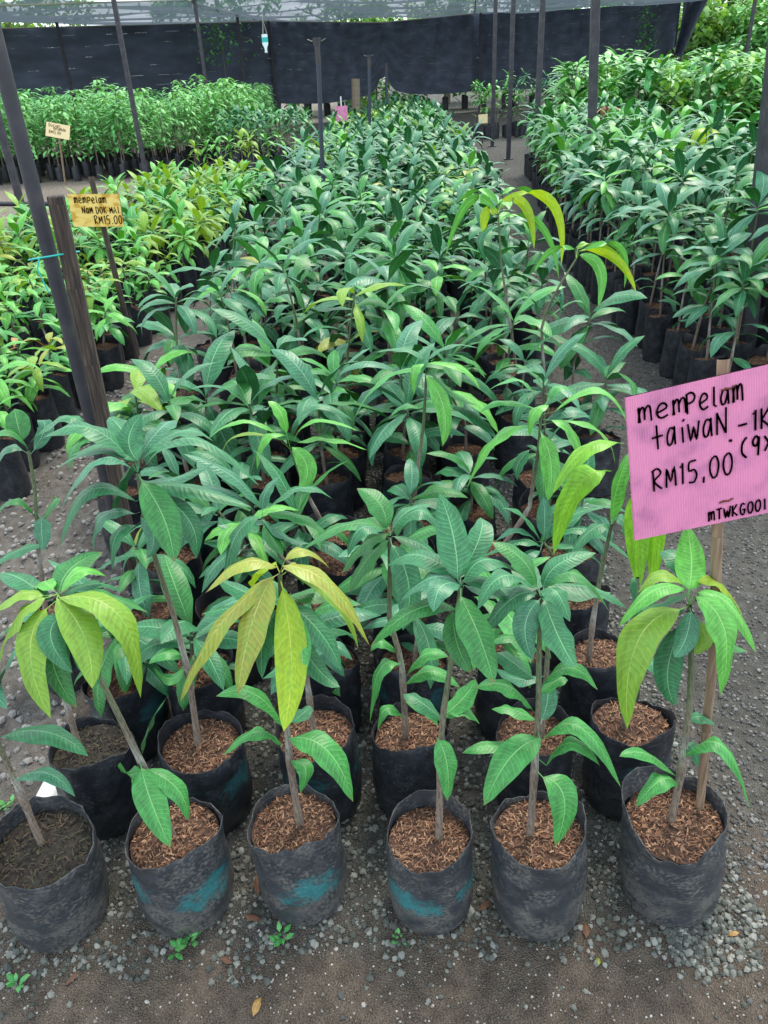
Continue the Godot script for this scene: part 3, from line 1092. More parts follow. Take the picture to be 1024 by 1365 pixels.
func block_right_back(r: RandomNumberGenerator):
	var protos := []
	for k in 6:
		var acc := new_acc()
		var H := r.randf_range(1.15, 1.4)
		for q in 120:
			var y := lerpf(0.22, H, pow(r.randf(), 0.8))
			var L := r.randf_range(0.19, 0.31)
			var pts := arc_points(r.randf_range(-10, 60), r.randf_range(30, 90), 3, L)
			var bs := Basis(Vector3.UP, r.randf() * TAU)
			var off := bs * Vector3(0, 0, r.randf_range(0.02, 0.36) * sqrt(maxf(0.05, 1.0 - pow((y - 0.7) / 0.75, 2.0))))
			for e in pts.size():
				pts[e] = Vector3(0, y, 0) + off + bs * pts[e]
			leaf_into(acc, pts, bs * Vector3(1, 0, 0), L * 0.36, 0.2, 0.0, 2)
		protos.append([commit(acc), stem_mesh([Vector3(0, 0.17, 0), Vector3(0.02, H * 0.5, 0.01), Vector3(0, H * 0.95, 0)], 0.014, 0.006, 5, r), "T"])
	for row in 6:
		for c in 15:
			var at := Vector3(2.9 + c * 0.48 + row * 0.1 + r.randfn(0, 0.06), 0, -13.2 - row * 0.55 - c * 0.02 + r.randfn(0, 0.06))
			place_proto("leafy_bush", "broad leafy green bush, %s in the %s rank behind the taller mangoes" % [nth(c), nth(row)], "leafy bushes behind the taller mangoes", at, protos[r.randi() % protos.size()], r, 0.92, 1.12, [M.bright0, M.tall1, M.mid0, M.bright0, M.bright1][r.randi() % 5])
	for c in 22:
		place_proto("hedge_shrub", "leafy shrub, %s of the hedge behind the scalloped curtain" % nth(c), "hedge shrubs behind the scalloped curtain", Vector3(-6.5 + c * 0.62 + r.randfn(0, 0.1), 0, -31.6 + r.randfn(0, 0.4)), protos[r.randi() % protos.size()], r, 1.4, 2.0, [M.tall0, M.tall1, M.bright0][r.randi() % 3])
	# plants at the far end of the path
	var ep := crown_protos(r, ["M", "D", "G"], 2, 0.8, 1.1, 0.2, 1.4)
	for k in 26:
		place_proto("path_end_sapling", "slender sapling, %s in the %s rank across the path's far end" % [nth(k % 13), nth(k / 13)], "saplings across the far end of the path", Vector3(2.0 + (k % 13) * 0.2 + r.randfn(0, 0.03), 0, -18.6 - (k / 13) * 0.4 + r.randfn(0, 0.05)), ep[r.randi() % ep.size()], r)

# ---------------------------------------------------------------- nets and roof
func net_tex(sd: int, dense: float) -> ImageTexture:
	var r := RandomNumberGenerator.new(); r.seed = sd
	var W := 1024
	var H := 256
	var im := Image.create(W, H, false, Image.FORMAT_RGBA8)
	var n := FastNoiseLite.new(); n.seed = sd; n.frequency = 0.012; n.fractal_octaves = 4
	for y in H:
		for x in W:
			var v := n.get_noise_2d(x, y * 2.0)
			var c := 1.0 + 0.25 * v
			im.set_pixel(x, y, Color(0.275 * c, 0.305 * c, 0.355 * c, dense))
	# pulled threads: rows of slits, the light through them painted as pale dashes
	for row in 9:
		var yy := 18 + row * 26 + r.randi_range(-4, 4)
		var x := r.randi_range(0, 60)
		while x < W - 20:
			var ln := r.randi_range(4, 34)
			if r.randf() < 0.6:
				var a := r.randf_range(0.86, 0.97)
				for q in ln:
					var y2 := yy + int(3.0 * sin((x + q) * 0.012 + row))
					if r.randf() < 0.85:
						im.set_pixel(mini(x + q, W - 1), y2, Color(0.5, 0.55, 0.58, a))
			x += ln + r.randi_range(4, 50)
	return ImageTexture.create_from_image(im)

func make_nets():
	var nm := std("net", Color(1, 1, 1), 0.85)
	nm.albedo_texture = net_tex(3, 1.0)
	nm.transparency = BaseMaterial3D.TRANSPARENCY_ALPHA
	var rm := std("roof_net", Color(1, 1, 1), 0.85)
	var ri := noise_img(256, 0.01, 71, 4)
	var rim := Image.create(256, 256, false, Image.FORMAT_RGBA8)
	for y in 256:
		for x in 256:
			var v := ri.get_pixel(x, y).r
			var st := 0.10 if (x + y / 3) % 32 < 2 else 0.0
			rim.set_pixel(x, y, Color(0.38, 0.405, 0.42, clampf(0.84 + 0.15 * (v - 0.5) + st, 0, 1)))
	rm.albedo_texture = ImageTexture.create_from_image(rim)
	rm.backlight_enabled = true
	rm.backlight = Color(0.8, 0.85, 0.9)
	rm.uv1_scale = Vector3(5, 3, 1)
	rm.transparency = BaseMaterial3D.TRANSPARENCY_ALPHA
	# curtains: [from, to, hem function, label]
	var n := FastNoiseLite.new(); n.seed = 8; n.frequency = 0.6
	var panels := [
		[Vector3(-15.0, 0, -16.5), Vector3(-3.30, 0, -27.75), "left", "long dark shade net curtain hung behind the tall bright seedlings"],
		[Vector3(-3.50, 0, -27.6), Vector3(3.25, 0, -29.93), "mid", "dark shade net curtain with scalloped hem hung across the far end"],
		[Vector3(3.25, 0, -29.9), Vector3(9.3, 0, -28.6), "right", "dark shade net curtain with vine hung behind the leafy bushes"]]
	for p in panels:
		var P := []
		var cols := 49
		var rows := 13
		for k in rows:
			for c in cols:
				var s := float(c) / (cols - 1)
				var top := 2.86 - 0.16 * sin(PI * s) * (1.0 if p[2] != "right" else 0.5)
				var hem := 0.30
				if p[2] == "mid":
					var pk := exp(-pow((s - 0.515) / 0.035, 2.0))
					hem = 0.62 - 0.10 * sin(PI * clampf(s / 0.51, 0, 1)) - 0.05 * sin(PI * clampf((s - 0.52) / 0.48, 0, 1)) + 0.34 * pk + 0.25 * exp(-absf(s - 0.515) / 0.10)
				elif p[2] == "right":
					hem = 0.6 + 1.0 * smoothstep(0.85, 1.0, s)
				var v := float(k) / (rows - 1)
				var q: Vector3 = p[0].lerp(p[1], s)
				var d: Vector3 = (p[1] - p[0]).normalized().cross(Vector3.UP)
				q += d * (0.22 * n.get_noise_2d(s * 22.0, v * 1.2 + q.x) + 0.18 * sin(v * PI) * n.get_noise_2d(s * 5.0 + 4.0, 3.0) + (0.25 * v * smoothstep(0.8, 1.0, s) * sin(s * 60.0) if p[2] == "right" else 0.0))
				q.y = lerpf(top, hem, v)
				P.append(q)
		var a := new_acc()
		grid(a, P, cols)
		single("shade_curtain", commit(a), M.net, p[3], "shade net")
	# the loose end of the right curtain
	var P2 := []
	for k in 9:
		for c in 9:
			var v := k / 8.0
			var s := c / 8.0
			P2.append(Vector3(9.3 + 1.2 * s * (1.0 - 0.8 * v), 3.35 - v * (1.9 + 0.3 * s) + 0.3 * s * (1 - v), -28.6 + 0.25 * sin(s * 9.0 + v * 3.0)))
	var a2 := new_acc()
	grid(a2, P2, 9)
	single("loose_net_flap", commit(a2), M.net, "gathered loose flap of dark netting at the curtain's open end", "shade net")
	# roof
	var PR := []
	var back := [Vector3(-15.0, 0, -16.5), Vector3(-3.45, 0, -27.6), Vector3(3.15, 0, -29.9), Vector3(10.2, 0, -28.6)]
	var rc := 41
	var rr := 25
	for k in rr:
		for c in rc:
			var s := float(c) / (rc - 1)
			var t := s * 3.0
			var i := mini(int(t), 2)
			var b: Vector3 = back[i].lerp(back[i + 1], t - i)
			var f := Vector3(lerpf(-15.0, 10.2, s), 0, -14.5 - 8.5 * pow(s, 0.8))
			var v := float(k) / (rr - 1)
			var q := f.lerp(b, v)
			q.y = 2.92 - 0.10 * absf(sin(v * PI * 4.0)) - 0.10 * absf(sin(s * PI * 6.0)) + 0.03 * n.get_noise_2d(q.x * 2, q.z * 2)
			if v > 0.97:
				q.y = 2.86 - 0.05
			PR.append(q)
	var a3 := new_acc()
	grid(a3, PR, rc)
	single("shade_roof", commit(a3), M.roof_net, "pale grey translucent shade net stretched overhead as roof", "shade net")
	# support cables
	var ca := [[Vector3(-15, 2.80, -15.5), Vector3(-4, 2.84, -19), Vector3(2.05, 2.86, -20)], [Vector3(-15.0, 2.74, -17.0), Vector3(-9, 2.68, -22.1), Vector3(-3.45, 2.80, -27.3)], [Vector3(-3.4, 2.80, -27.4), Vector3(0, 2.66, -28.5), Vector3(3.1, 2.82, -29.6)], [Vector3(-4.0, 2.84, -14), Vector3(-3.9, 2.80, -20), Vector3(-3.6, 2.82, -27.4)], [Vector3(2.05, 2.84, -11.6), Vector3(2.05, 2.78, -20), Vector3(3.0, 2.84, -29.6)]]
	var cl := ["cable across the roof between two far posts", "cable along the top of the long left curtain", "cable along the top of the scalloped curtain", "cable running above the left line of posts", "cable running above the line of posts at the path"]
	for k in ca.size():
		var a := new_acc()
		tube(a, ca[k], [0.018, 0.018, 0.018], 5)
		single("roof_cable", commit(a), M.cable, "thin pale support " + cl[k], "cable")

func make_posts():
	# square steel posts in two lines
	var sq := func(h: float, half: float) -> ArrayMesh:
		var a := new_acc()
		box(a, Transform3D(Basis.IDENTITY, Vector3(0, h * 0.5, 0)), Vector3(half * 2, h, half * 2), 0.006)
		return commit(a)
	var big: ArrayMesh = sq.call(2.88, 0.037)
	var slim: ArrayMesh = sq.call(2.88, 0.034)
	var medium: ArrayMesh = sq.call(2.88, 0.036)
	var cap := new_acc()
	box(cap, Transform3D.IDENTITY, Vector3(0.15, 0.012, 0.15), 0.002)
	var capm := commit(cap)
	var list := [
		[Vector3(1.765, 0, -3.75), big, 4.6, "dark square steel post rising through the taller mangoes by the path"],
		[Vector3(1.92, 0, -7.8), medium, 3.4, "dark square steel post among the taller mangoes before the leafy bushes"],
		[Vector3(2.03, 0, -11.6), slim, 0, "dark steel post at the back corner of the taller mangoes"],
		[Vector3(2.06, 0, -14.4), slim, 0, "dark steel post standing on the bare far end of the path"],
		[Vector3(2.08, 0, -16.8), slim, 0, "dark steel post beside the small cream sign"],
		[Vector3(3.2, 0, -29.7), slim, 0, "steel post where the scalloped curtain meets the vine curtain"],
		[Vector3(-4.04, 0, -9.0), slim, 0, "dark square post standing on the bare sand before the black hose"],
		[Vector3(-4.03, 0, -13.9), slim, 0, "dark square post in front of the tall bright seedlings"],
		[Vector3(-3.85, 0, -19.0), slim, 0, "dark post rising out of the tall bright seedlings"],
		[Vector3(-3.8, 0, -24.0), slim, 0, "dark post behind the tall seedlings close to the long curtain"],
		[Vector3(-3.42, 0, -27.5), slim, 0, "post at the corner between the long and the scalloped curtain"],
		[Vector3(-8.0, 0, -22.4), slim, 0, "post against the long curtain with torn slits"],
		[Vector3(8.1, 0, -20.0), slim, 0, "grey post beyond the leafy bushes in front of the trees"]]
	for p in list:
		var o := thing("steel_post", p[3], "post", p[0])
		o.rotation_degrees.z = p[2]
		part(o, "shaft", p[1], M.post)
		part(o, "base_plate", capm, M.post, Transform3D(Basis.IDENTITY, Vector3(0, 0.004, 0)))
	# round pipe post with wooden stake tied to it
	var a := new_acc()
	tube(a, [Vector3(0, -0.02, 0), Vector3(0.004, 1.4, 0), Vector3(0.008, 2.9, 0)], [0.019, 0.019, 0.019], 16)
	single("pipe_post", commit(a), M.post, "round dark steel pipe post tied to the wooden stake", "post", Vector3(-0.888, 0, -2.06))
	var s := thing("wooden_stake", "thick weathered square wooden stake tied to the pipe post", "stake", Vector3(-0.835, 0, -1.975))
	var b := new_acc()
	box(b, Transform3D(Basis.IDENTITY, Vector3(0, 0.60, 0)), Vector3(0.038, 1.24, 0.036), 0.003)
	part(s, "shaft", commit(b), M.wood_dark)
	s.rotation_degrees = Vector3(0, 14, -1.6)
	# turquoise tie
	var t := new_acc()
	var ring := []
	var rad := []
	for k in 29:
		var an := TAU * k / 28.0
		ring.append(Vector3(-0.853 + 0.060 * cos(an), 1.075 + 0.012 * sin(an * 1.0 + 0.6) , -2.012 + 0.070 * sin(an)))
		rad.append(0.0022)
	tube(t, ring, rad, 6)
	var tie := single("string_tie", commit(t), M.string, "turquoise plastic string tied round the wooden stake and pipe", "string")
	var t2 := new_acc()
	tube(t2, [Vector3(-0.86, 1.085, -1.938), Vector3(-0.868, 1.06, -1.93), Vector3(-0.862, 1.03, -1.932), Vector3(-0.857, 1.0, -1.935)], [0.002, 0.002, 0.002, 0.0014], 5)
	part(tie, "loose_end", commit(t2), M.string)
	# sprinkler risers
	var rl := [[Vector3(-0.60, 0, -7.5), 1.66, 0.020, "blue grey plastic sprinkler riser with black head in the central rows"], [Vector3(-0.30, 0, -15.0), 1.62, 0.028, "thin sprinkler riser before the scalloped net hem"], [Vector3(0.0, 0, -20.0), 1.5, 0.03, "farthest thin sprinkler riser under the hem's peak"]]
	for q in rl:
		var o := thing("sprinkler_riser", q[3], "sprinkler", q[0])
		var a1 := new_acc()
		tube(a1, [Vector3.ZERO, Vector3(0.02, q[1] * 0.5, 0), Vector3(0.05, q[1] - 0.16, 0)], [q[2], q[2], q[2]], 10)
		part(o, "pipe", commit(a1), M.pvc_blue)
		var a4 := new_acc()
		var y0: float = q[1] - 0.16
		var pts := []
		var rs := []
		for k in 9:
			pts.append(Vector3(0.05, y0 + k * 0.016, 0))
			rs.append(q[2] * (1.25 if k % 2 else 0.95))
		tube(a4, pts, rs, 10)
		part(o, "coupling", commit(a4), M.steel)
		var a5 := new_acc()
		tube(a5, [Vector3(0.05, y0 + 0.12, 0), Vector3(0.05, y0 + 0.16, 0), Vector3(0.05, y0 + 0.19, 0)], [0.018, 0.04, 0.03], 10)
		tube(a5, [Vector3(0.05, y0 + 0.14, 0), Vector3(-0.03, y0 + 0.175, 0)], [0.012, 0.009], 6)
		tube(a5, [Vector3(0.05, y0 + 0.14, 0), Vector3(0.13, y0 + 0.175, 0)], [0.012, 0.009], 6)
		part(o, "sprinkler_head", commit(a5), M.hose)
	var lg := new_acc()
	tube(lg, [Vector3(0, -0.02, 0), Vector3(0.02, 0.6, 0), Vector3(0.05, 1.25, 0)], [0.12, 0.11, 0.10], 12)
	single("log_post", commit(lg), M.trunk, "thick rough log post standing under the scalloped hem", "post", Vector3(-0.73, 0, -20.9))

# ---------------------------------------------------------------- signs
const GLYPH := {
	"m": [[0, 1, 0.08, 0.35, 0.02, 0.22, 0.1, 1.0], [0.08, 0.45, 0.25, 0.2, 0.4, 0.3, 0.42, 0.9], [0.42, 0.5, 0.6, 0.2, 0.82, 0.25, 0.88, 1.0]],
	"e": [[0.1, 0.68, 0.75, 0.5, 0.7, 0.28, 0.4, 0.22, 0.12, 0.5, 0.12, 0.8, 0.4, 1.0, 0.85, 0.88]],
	"p": [[0.1, 0.2, 0.12, 1.08], [0.1, 0.28, 0.5, 0.12, 0.85, 0.28, 0.7, 0.6, 0.14, 0.68]],
	"P": [[0.12, 0.08, 0.14, 1.05], [0.02, 0.12, 0.5, 0.02, 0.85, 0.22, 0.65, 0.48, 0.14, 0.55]],
	"l": [[0.4, 0.0, 0.35, 0.9, 0.6, 1.0]],
	"a": [[0.78, 0.35, 0.4, 0.25, 0.12, 0.6, 0.2, 0.95, 0.5, 0.9, 0.75, 0.4], [0.76, 0.2, 0.8, 1.0]],
	"t": [[0.45, 0.0, 0.5, 1.05], [0.0, 0.52, 0.95, 0.48]],
	"i": [[0.4, 0.32, 0.45, 1.0], [0.45, 0.1, 0.6, 0.0]],
	"w": [[0.0, 0.25, 0.2, 1.0, 0.48, 0.4, 0.68, 1.0, 0.95, 0.2]],
	"N": [[0.05, 1.0, 0.1, 0.05], [0.1, 0.1, 0.78, 0.98], [0.8, 1.0, 0.88, -0.1]],
	"n": [[0.1, 1.0, 0.12, 0.25], [0.12, 0.45, 0.5, 0.22, 0.78, 0.4, 0.8, 1.0]],
	"-": [[0.1, 0.6, 0.85, 0.58]],
	"1": [[0.3, 0.2, 0.55, 0.0, 0.5, 1.0]],
	"I": [[0.5, 0.0, 0.5, 1.0]],
	"K": [[0.15, 0.0, 0.12, 1.0], [0.85, -0.02, 0.18, 0.55, 0.9, 1.0]],
	"(": [[0.75, 0.0, 0.3, 0.3, 0.25, 0.8, 0.7, 1.1]],
	"9": [[0.75, 0.3, 0.5, 0.05, 0.15, 0.25, 0.2, 0.5, 0.5, 0.55, 0.75, 0.2], [0.76, 0.1, 0.62, 1.1]],
	"x": [[0.1, 0.15, 0.9, 0.9], [0.85, 0.15, 0.1, 0.95]],
	"R": [[0.12, 0.05, 0.14, 1.05], [0.0, 0.12, 0.5, 0.0, 0.8, 0.25, 0.2, 0.58, 0.85, 1.0]],
	"M": [[0.05, 1.0, 0.15, 0.1, 0.45, 0.75, 0.8, 0.05, 0.9, 1.0]],
	"5": [[0.85, 0.0, 0.25, 0.05, 0.2, 0.45, 0.65, 0.42, 0.85, 0.7, 0.6, 1.0, 0.15, 0.98]],
	"0": [[0.55, 0.0, 0.2, 0.2, 0.12, 0.65, 0.35, 1.0, 0.7, 0.9, 0.88, 0.45, 0.75, 0.08, 0.55, 0.0]],
	",": [[0.45, 0.85, 0.4, 1.15]],
	".": [[0.45, 0.92, 0.52, 1.02]],
	"T": [[0.05, 0.1, 0.95, 0.05], [0.5, 0.08, 0.48, 1.0]],
	"W": [[0.0, 0.1, 0.25, 1.0, 0.5, 0.35, 0.7, 1.0, 1.0, 0.0]],
	"G": [[0.85, 0.15, 0.5, 0.02, 0.15, 0.4, 0.25, 0.9, 0.65, 1.0, 0.85, 0.6], [0.5, 0.58, 0.95, 0.56]],
	"D": [[0.12, 0.05, 0.14, 1.0, 0.6, 0.92, 0.88, 0.5, 0.55, 0.08, 0.02, 0.05]],
	"O": [[0.5, 0.05, 0.15, 0.3, 0.18, 0.85, 0.5, 1.0, 0.85, 0.7, 0.8, 0.2, 0.5, 0.05]],
	"A": [[0.02, 1.0, 0.4, 0.0, 0.9, 1.0], [0.2, 0.65, 0.75, 0.62]],
	"u": [[0.1, 0.3, 0.15, 0.85, 0.45, 1.0, 0.75, 0.8, 0.8, 0.28, 0.85, 1.0]],
	"r": [[0.2, 0.3, 0.22, 1.0], [0.22, 0.5, 0.5, 0.28, 0.8, 0.35]],
	"d": [[0.75, 0.55, 0.4, 0.4, 0.12, 0.7, 0.3, 1.0, 0.7, 0.9], [0.76, 0.0, 0.8, 1.0]],
	"B": [[0.12, 0.0, 0.14, 1.0, 0.7, 0.9, 0.75, 0.6, 0.2, 0.5, 0.65, 0.35, 0.6, 0.08, 0.05, 0.02]]}

# writes text on a board: origin o, unit axes ax (right) and ay (down), n outward
func write(bo: Node3D, ink: Material, text: String, o: Vector3, ax: Vector3, ay: Vector3, n: Vector3, cw: float, ch: float, pen: float):
	var pos := 0.0
	var lift := 0
	for ch1 in text:
		var narrow: bool = ch1 in ["l", "i", "I", ".", ",", "1", " "]
		if narrow:
			pos -= cw * 0.14
		if GLYPH.has(ch1):
			var a := new_acc()
			for stroke in GLYPH[ch1]:
				var P := []
				for k in stroke.size() / 2:
					P.append(Vector2(stroke[k * 2], stroke[k * 2 + 1]))
				# smooth long strokes
				var Q := []
				if P.size() > 3:
					for k in P.size() - 1:
						var p0: Vector2 = P[maxi(k - 1, 0)]
						var p3: Vector2 = P[mini(k + 2, P.size() - 1)]
						for e in 3:
							Q.append(P[k].cubic_interpolate(P[k + 1], p0, p3, e / 3.0))
					Q.append(P[-1])
				else:
					Q = P
				lift += 1
				var b: int = a.v.size()
				for k in Q.size():
					var w0 := Vector2(Q[k].x * cw * 0.84, (Q[k].y - 1.0) * ch)
					var w1 := Vector2(Q[maxi(k - 1, 0)].x * cw * 0.84, (Q[maxi(k - 1, 0)].y - 1.0) * ch)
					var w2 := Vector2(Q[mini(k + 1, Q.size() - 1)].x * cw * 0.84, (Q[mini(k + 1, Q.size() - 1)].y - 1.0) * ch)
					var d := (w2 - w1).normalized()
					var s := Vector2(-d.y, d.x) * pen * 0.5
					var base := o + n * (0.0002 * (lift % 4))
					for sg in [-1.0, 1.0]:
						var q: Vector2 = w0 + s * float(sg)
						a.v.append(base + ax * (pos + q.x) + ay * q.y)
						a.n.append(n); a.t.append(Vector2.ZERO); a.c.append(Color(1, 1, 1))
				for k in Q.size() - 1:
					a.i.append_array([b + k * 2, b + k * 2 + 1, b + k * 2 + 2, b + k * 2 + 1, b + k * 2 + 3, b + k * 2 + 2])
			part(bo, "letter", commit(a), ink)
		pos += cw * (0.74 if narrow else 1.0)

# board from its top left corner, along U and V, ribbed or plain
func board(tl: Vector3, U: Vector3, V: Vector3, thick: float, ribs: int) -> ArrayMesh:
	var n := V.cross(U).normalized()
	var a := new_acc()
	var cols := ribs * 4 + 1 if ribs > 0 else 2
	for sgn in [1.0, -1.0]:
		var P := []
		for v in [0.0, 1.0]:
			for c in cols:
				var s := float(c) / (cols - 1)
				var rib := 0.0009 * cos(s * ribs * TAU) if ribs > 0 else 0.0
				P.append(tl + U * s + V * v + n * sgn * (thick * 0.5 + rib))
		if sgn < 0:
			for v in 2:
				var row := P.slice(v * cols, v * cols + cols)
				row.reverse()
				for c in cols:
					P[v * cols + c] = row[c]
		grid(a, P, cols)
	for e in [[tl, U], [tl + V, U], [tl, V], [tl + U, V]]:
		var h := n * thick * 0.5
		var b: int = a.v.size()
		var out: Vector3 = (e[0] + e[1] * 0.5 - (tl + U * 0.5 + V * 0.5)).normalized()
		for q in [e[0] + h, e[0] + e[1] + h, e[0] + e[1] - h, e[0] - h]:
			a.v.append(q); a.n.append(out); a.t.append(Vector2.ZERO); a.c.append(Color(1, 1, 1))
		a.i.append_array([b, b + 1, b + 2, b, b + 2, b + 3])
	return commit(a)

func make_signs():
	# big pink corrugated plastic sign
	var tl := Vector3(0.326, 1.026, -1.035)
	var U := Vector3(0.253, 0.053, 0.0)
	var V := Vector3(0.024, -0.211, 0.05)
	var n := V.cross(U).normalized()
	if n.z < 0:
		n = -n
	var o := thing("price_sign", "pink corrugated plastic price sign with dark handwriting on a wooden stake", "sign", Vector3(0.55, 0, -0.985))
	var off := -o.position
	var bo := part(o, "board", board(tl + off, U, V, 0.004, 72), M.pink)
	var ax := U.normalized()
	var ay := V.normalized()
	var ku := U.length() / 1255.0
	var kv := V.length() / 958.0
	var at := func(x: float, y: float) -> Vector3: return tl + off + ax * (x * ku) + ay * (y * kv) + n * 0.0042
	write(bo, M.ink, "mem", at.call(78, 180), ax, ay, n, 118 * ku, 118 * kv, 0.0029)
	write(bo, M.ink, "Pelam", at.call(402, 186), ax, ay, n, 88 * ku, 128 * kv, 0.0029)
	write(bo, M.ink, "taiwaN", at.call(160, 368), ax, ay, n, 96 * ku, 150 * kv, 0.0029)
	write(bo, M.ink, "-1K", at.call(742, 392), ax, ay, n, 96 * ku, 130 * kv, 0.0032)
	write(bo, M.ink, "(9x", at.call(755, 545), ax, ay, n, 82 * ku, 122 * kv, 0.0032)
	write(bo, M.ink, "RM15,00", at.call(145, 640), ax, ay, n, 94 * ku, 140 * kv, 0.0029)
	write(bo, M.ink, "mTWKG00I", at.call(528, 930), ax, ay, n, 54 * ku, 76 * kv, 0.0026)
	# stake behind the board
	var s := new_acc()
	tube(s, [Vector3(0.55, 0.15, -0.985) + off, Vector3(0.533, 0.35, -0.992) + off, Vector3(0.510, 0.62, -1.002) + off, Vector3(0.486, 0.80, -1.012) + off, Vector3(0.470, 1.066, -1.066) + off], [0.0075, 0.0085, 0.008, 0.009, 0.009], 9)
	part(o, "stake", commit(s), M.wood_pale)
	for w in [[690, 90], [655, 815]]:
		var c: Vector3 = tl + off + ax * (w[0] * ku) + ay * (w[1] * kv) + n * 0.004
		var wa := new_acc()
		tube(wa, [c - ax * 0.010 + ay * 0.001, c - ax * 0.003 - ay * 0.0005, c + ax * 0.003 + ay * 0.0008, c + ax * 0.010 - ay * 0.002], [0.0014, 0.0018, 0.0014, 0.0012], 6)
		part(o, "wire_tie", commit(wa), M.wire)
	var hole := new_acc()
	var hc: Vector3 = tl + off + ax * (700 * ku) + ay * (425 * kv)
	tube(hole, [hc + n * 0.0015, hc + n * 0.0035], [0.0028, 0.002], 8)
	part(o, "nail", commit(hole), M.wire)

	plain_sign("price_sign", "yellow price sign with black handwriting on a dark stick among young saplings", Vector3(-1.705, 0.945, -4.38), Vector3(0.272, -0.012, 0), Vector3(-0.006, -0.165, 0), [["mempelam", 0.03, 0.045, 0.023, 0.034], ["NaM DOK MAI", 0.062, 0.097, 0.0205, 0.034], ["RM15.00", 0.118, 0.15, 0.025, 0.042]], M.yellow_board, Vector3(-1.575, 1.02, -4.42), Vector3(-1.53, 0, -4.39), 0.0042, M.wood_dark)
	plain_sign("price_sign", "faded cream price sign tilted in front of the tall bright seedlings", Vector3(-5.478, 0.942, -13.9), Vector3(0.371, -0.082, 0), Vector3(-0.067, -0.204, 0), [["Durian", 0.04, 0.06, 0.034, 0.045], ["BelaNda", 0.12, 0.10, 0.030, 0.045], ["RM15.00", 0.05, 0.16, 0.032, 0.045]], M.cream_board, Vector3(-5.33, 0.80, -13.93), Vector3(-5.42, 0, -13.93), 0.006, M.wood_pale)
	plain_sign("price_sign", "small pink sign hung far back beside the log post", Vector3(-0.983, 0.832, -17.0), Vector3(0.236, 0.002, 0), Vector3(-0.004, -0.262, 0), [], M.pink, Vector3(-0.865, 1.0, -17.02), Vector3(-0.87, 0, -17.02), 0.006, M.pvc_white)
	plain_sign("price_sign", "small cream sign at the far end of the path", Vector3(1.874, 0.535, -17.5), Vector3(0.183, 0.005, 0), Vector3(0.003, -0.164, 0), [], M.cream_board, Vector3(1.965, 0.5, -17.52), Vector3(1.965, 0, -17.52), 0.006, M.wood_dark)

func plain_sign(called: String, label: String, tl: Vector3, U: Vector3, V: Vector3, lines: Array, m: Material, st: Vector3, sb: Vector3, pen: float, sm: Material):
	var o := thing(called, label, "sign", sb)
	var n := V.cross(U).normalized()
	if n.z < 0:
		n = -n
	var bo := part(o, "board", board(tl - sb, U, V, 0.006, 0), m)
	if lines.size():
		for l in lines:
			write(bo, M.ink_black, l[0], tl - sb + U.normalized() * l[1] + V.normalized() * l[2] + n * 0.0045, U.normalized(), V.normalized(), n, l[3], l[4], pen)
	var s := new_acc()
	tube(s, [Vector3(0, -0.02, 0), (st - sb) * 0.5, st - sb], [0.016, 0.016, 0.015], 6)
	part(o, "stick", commit(s), sm)

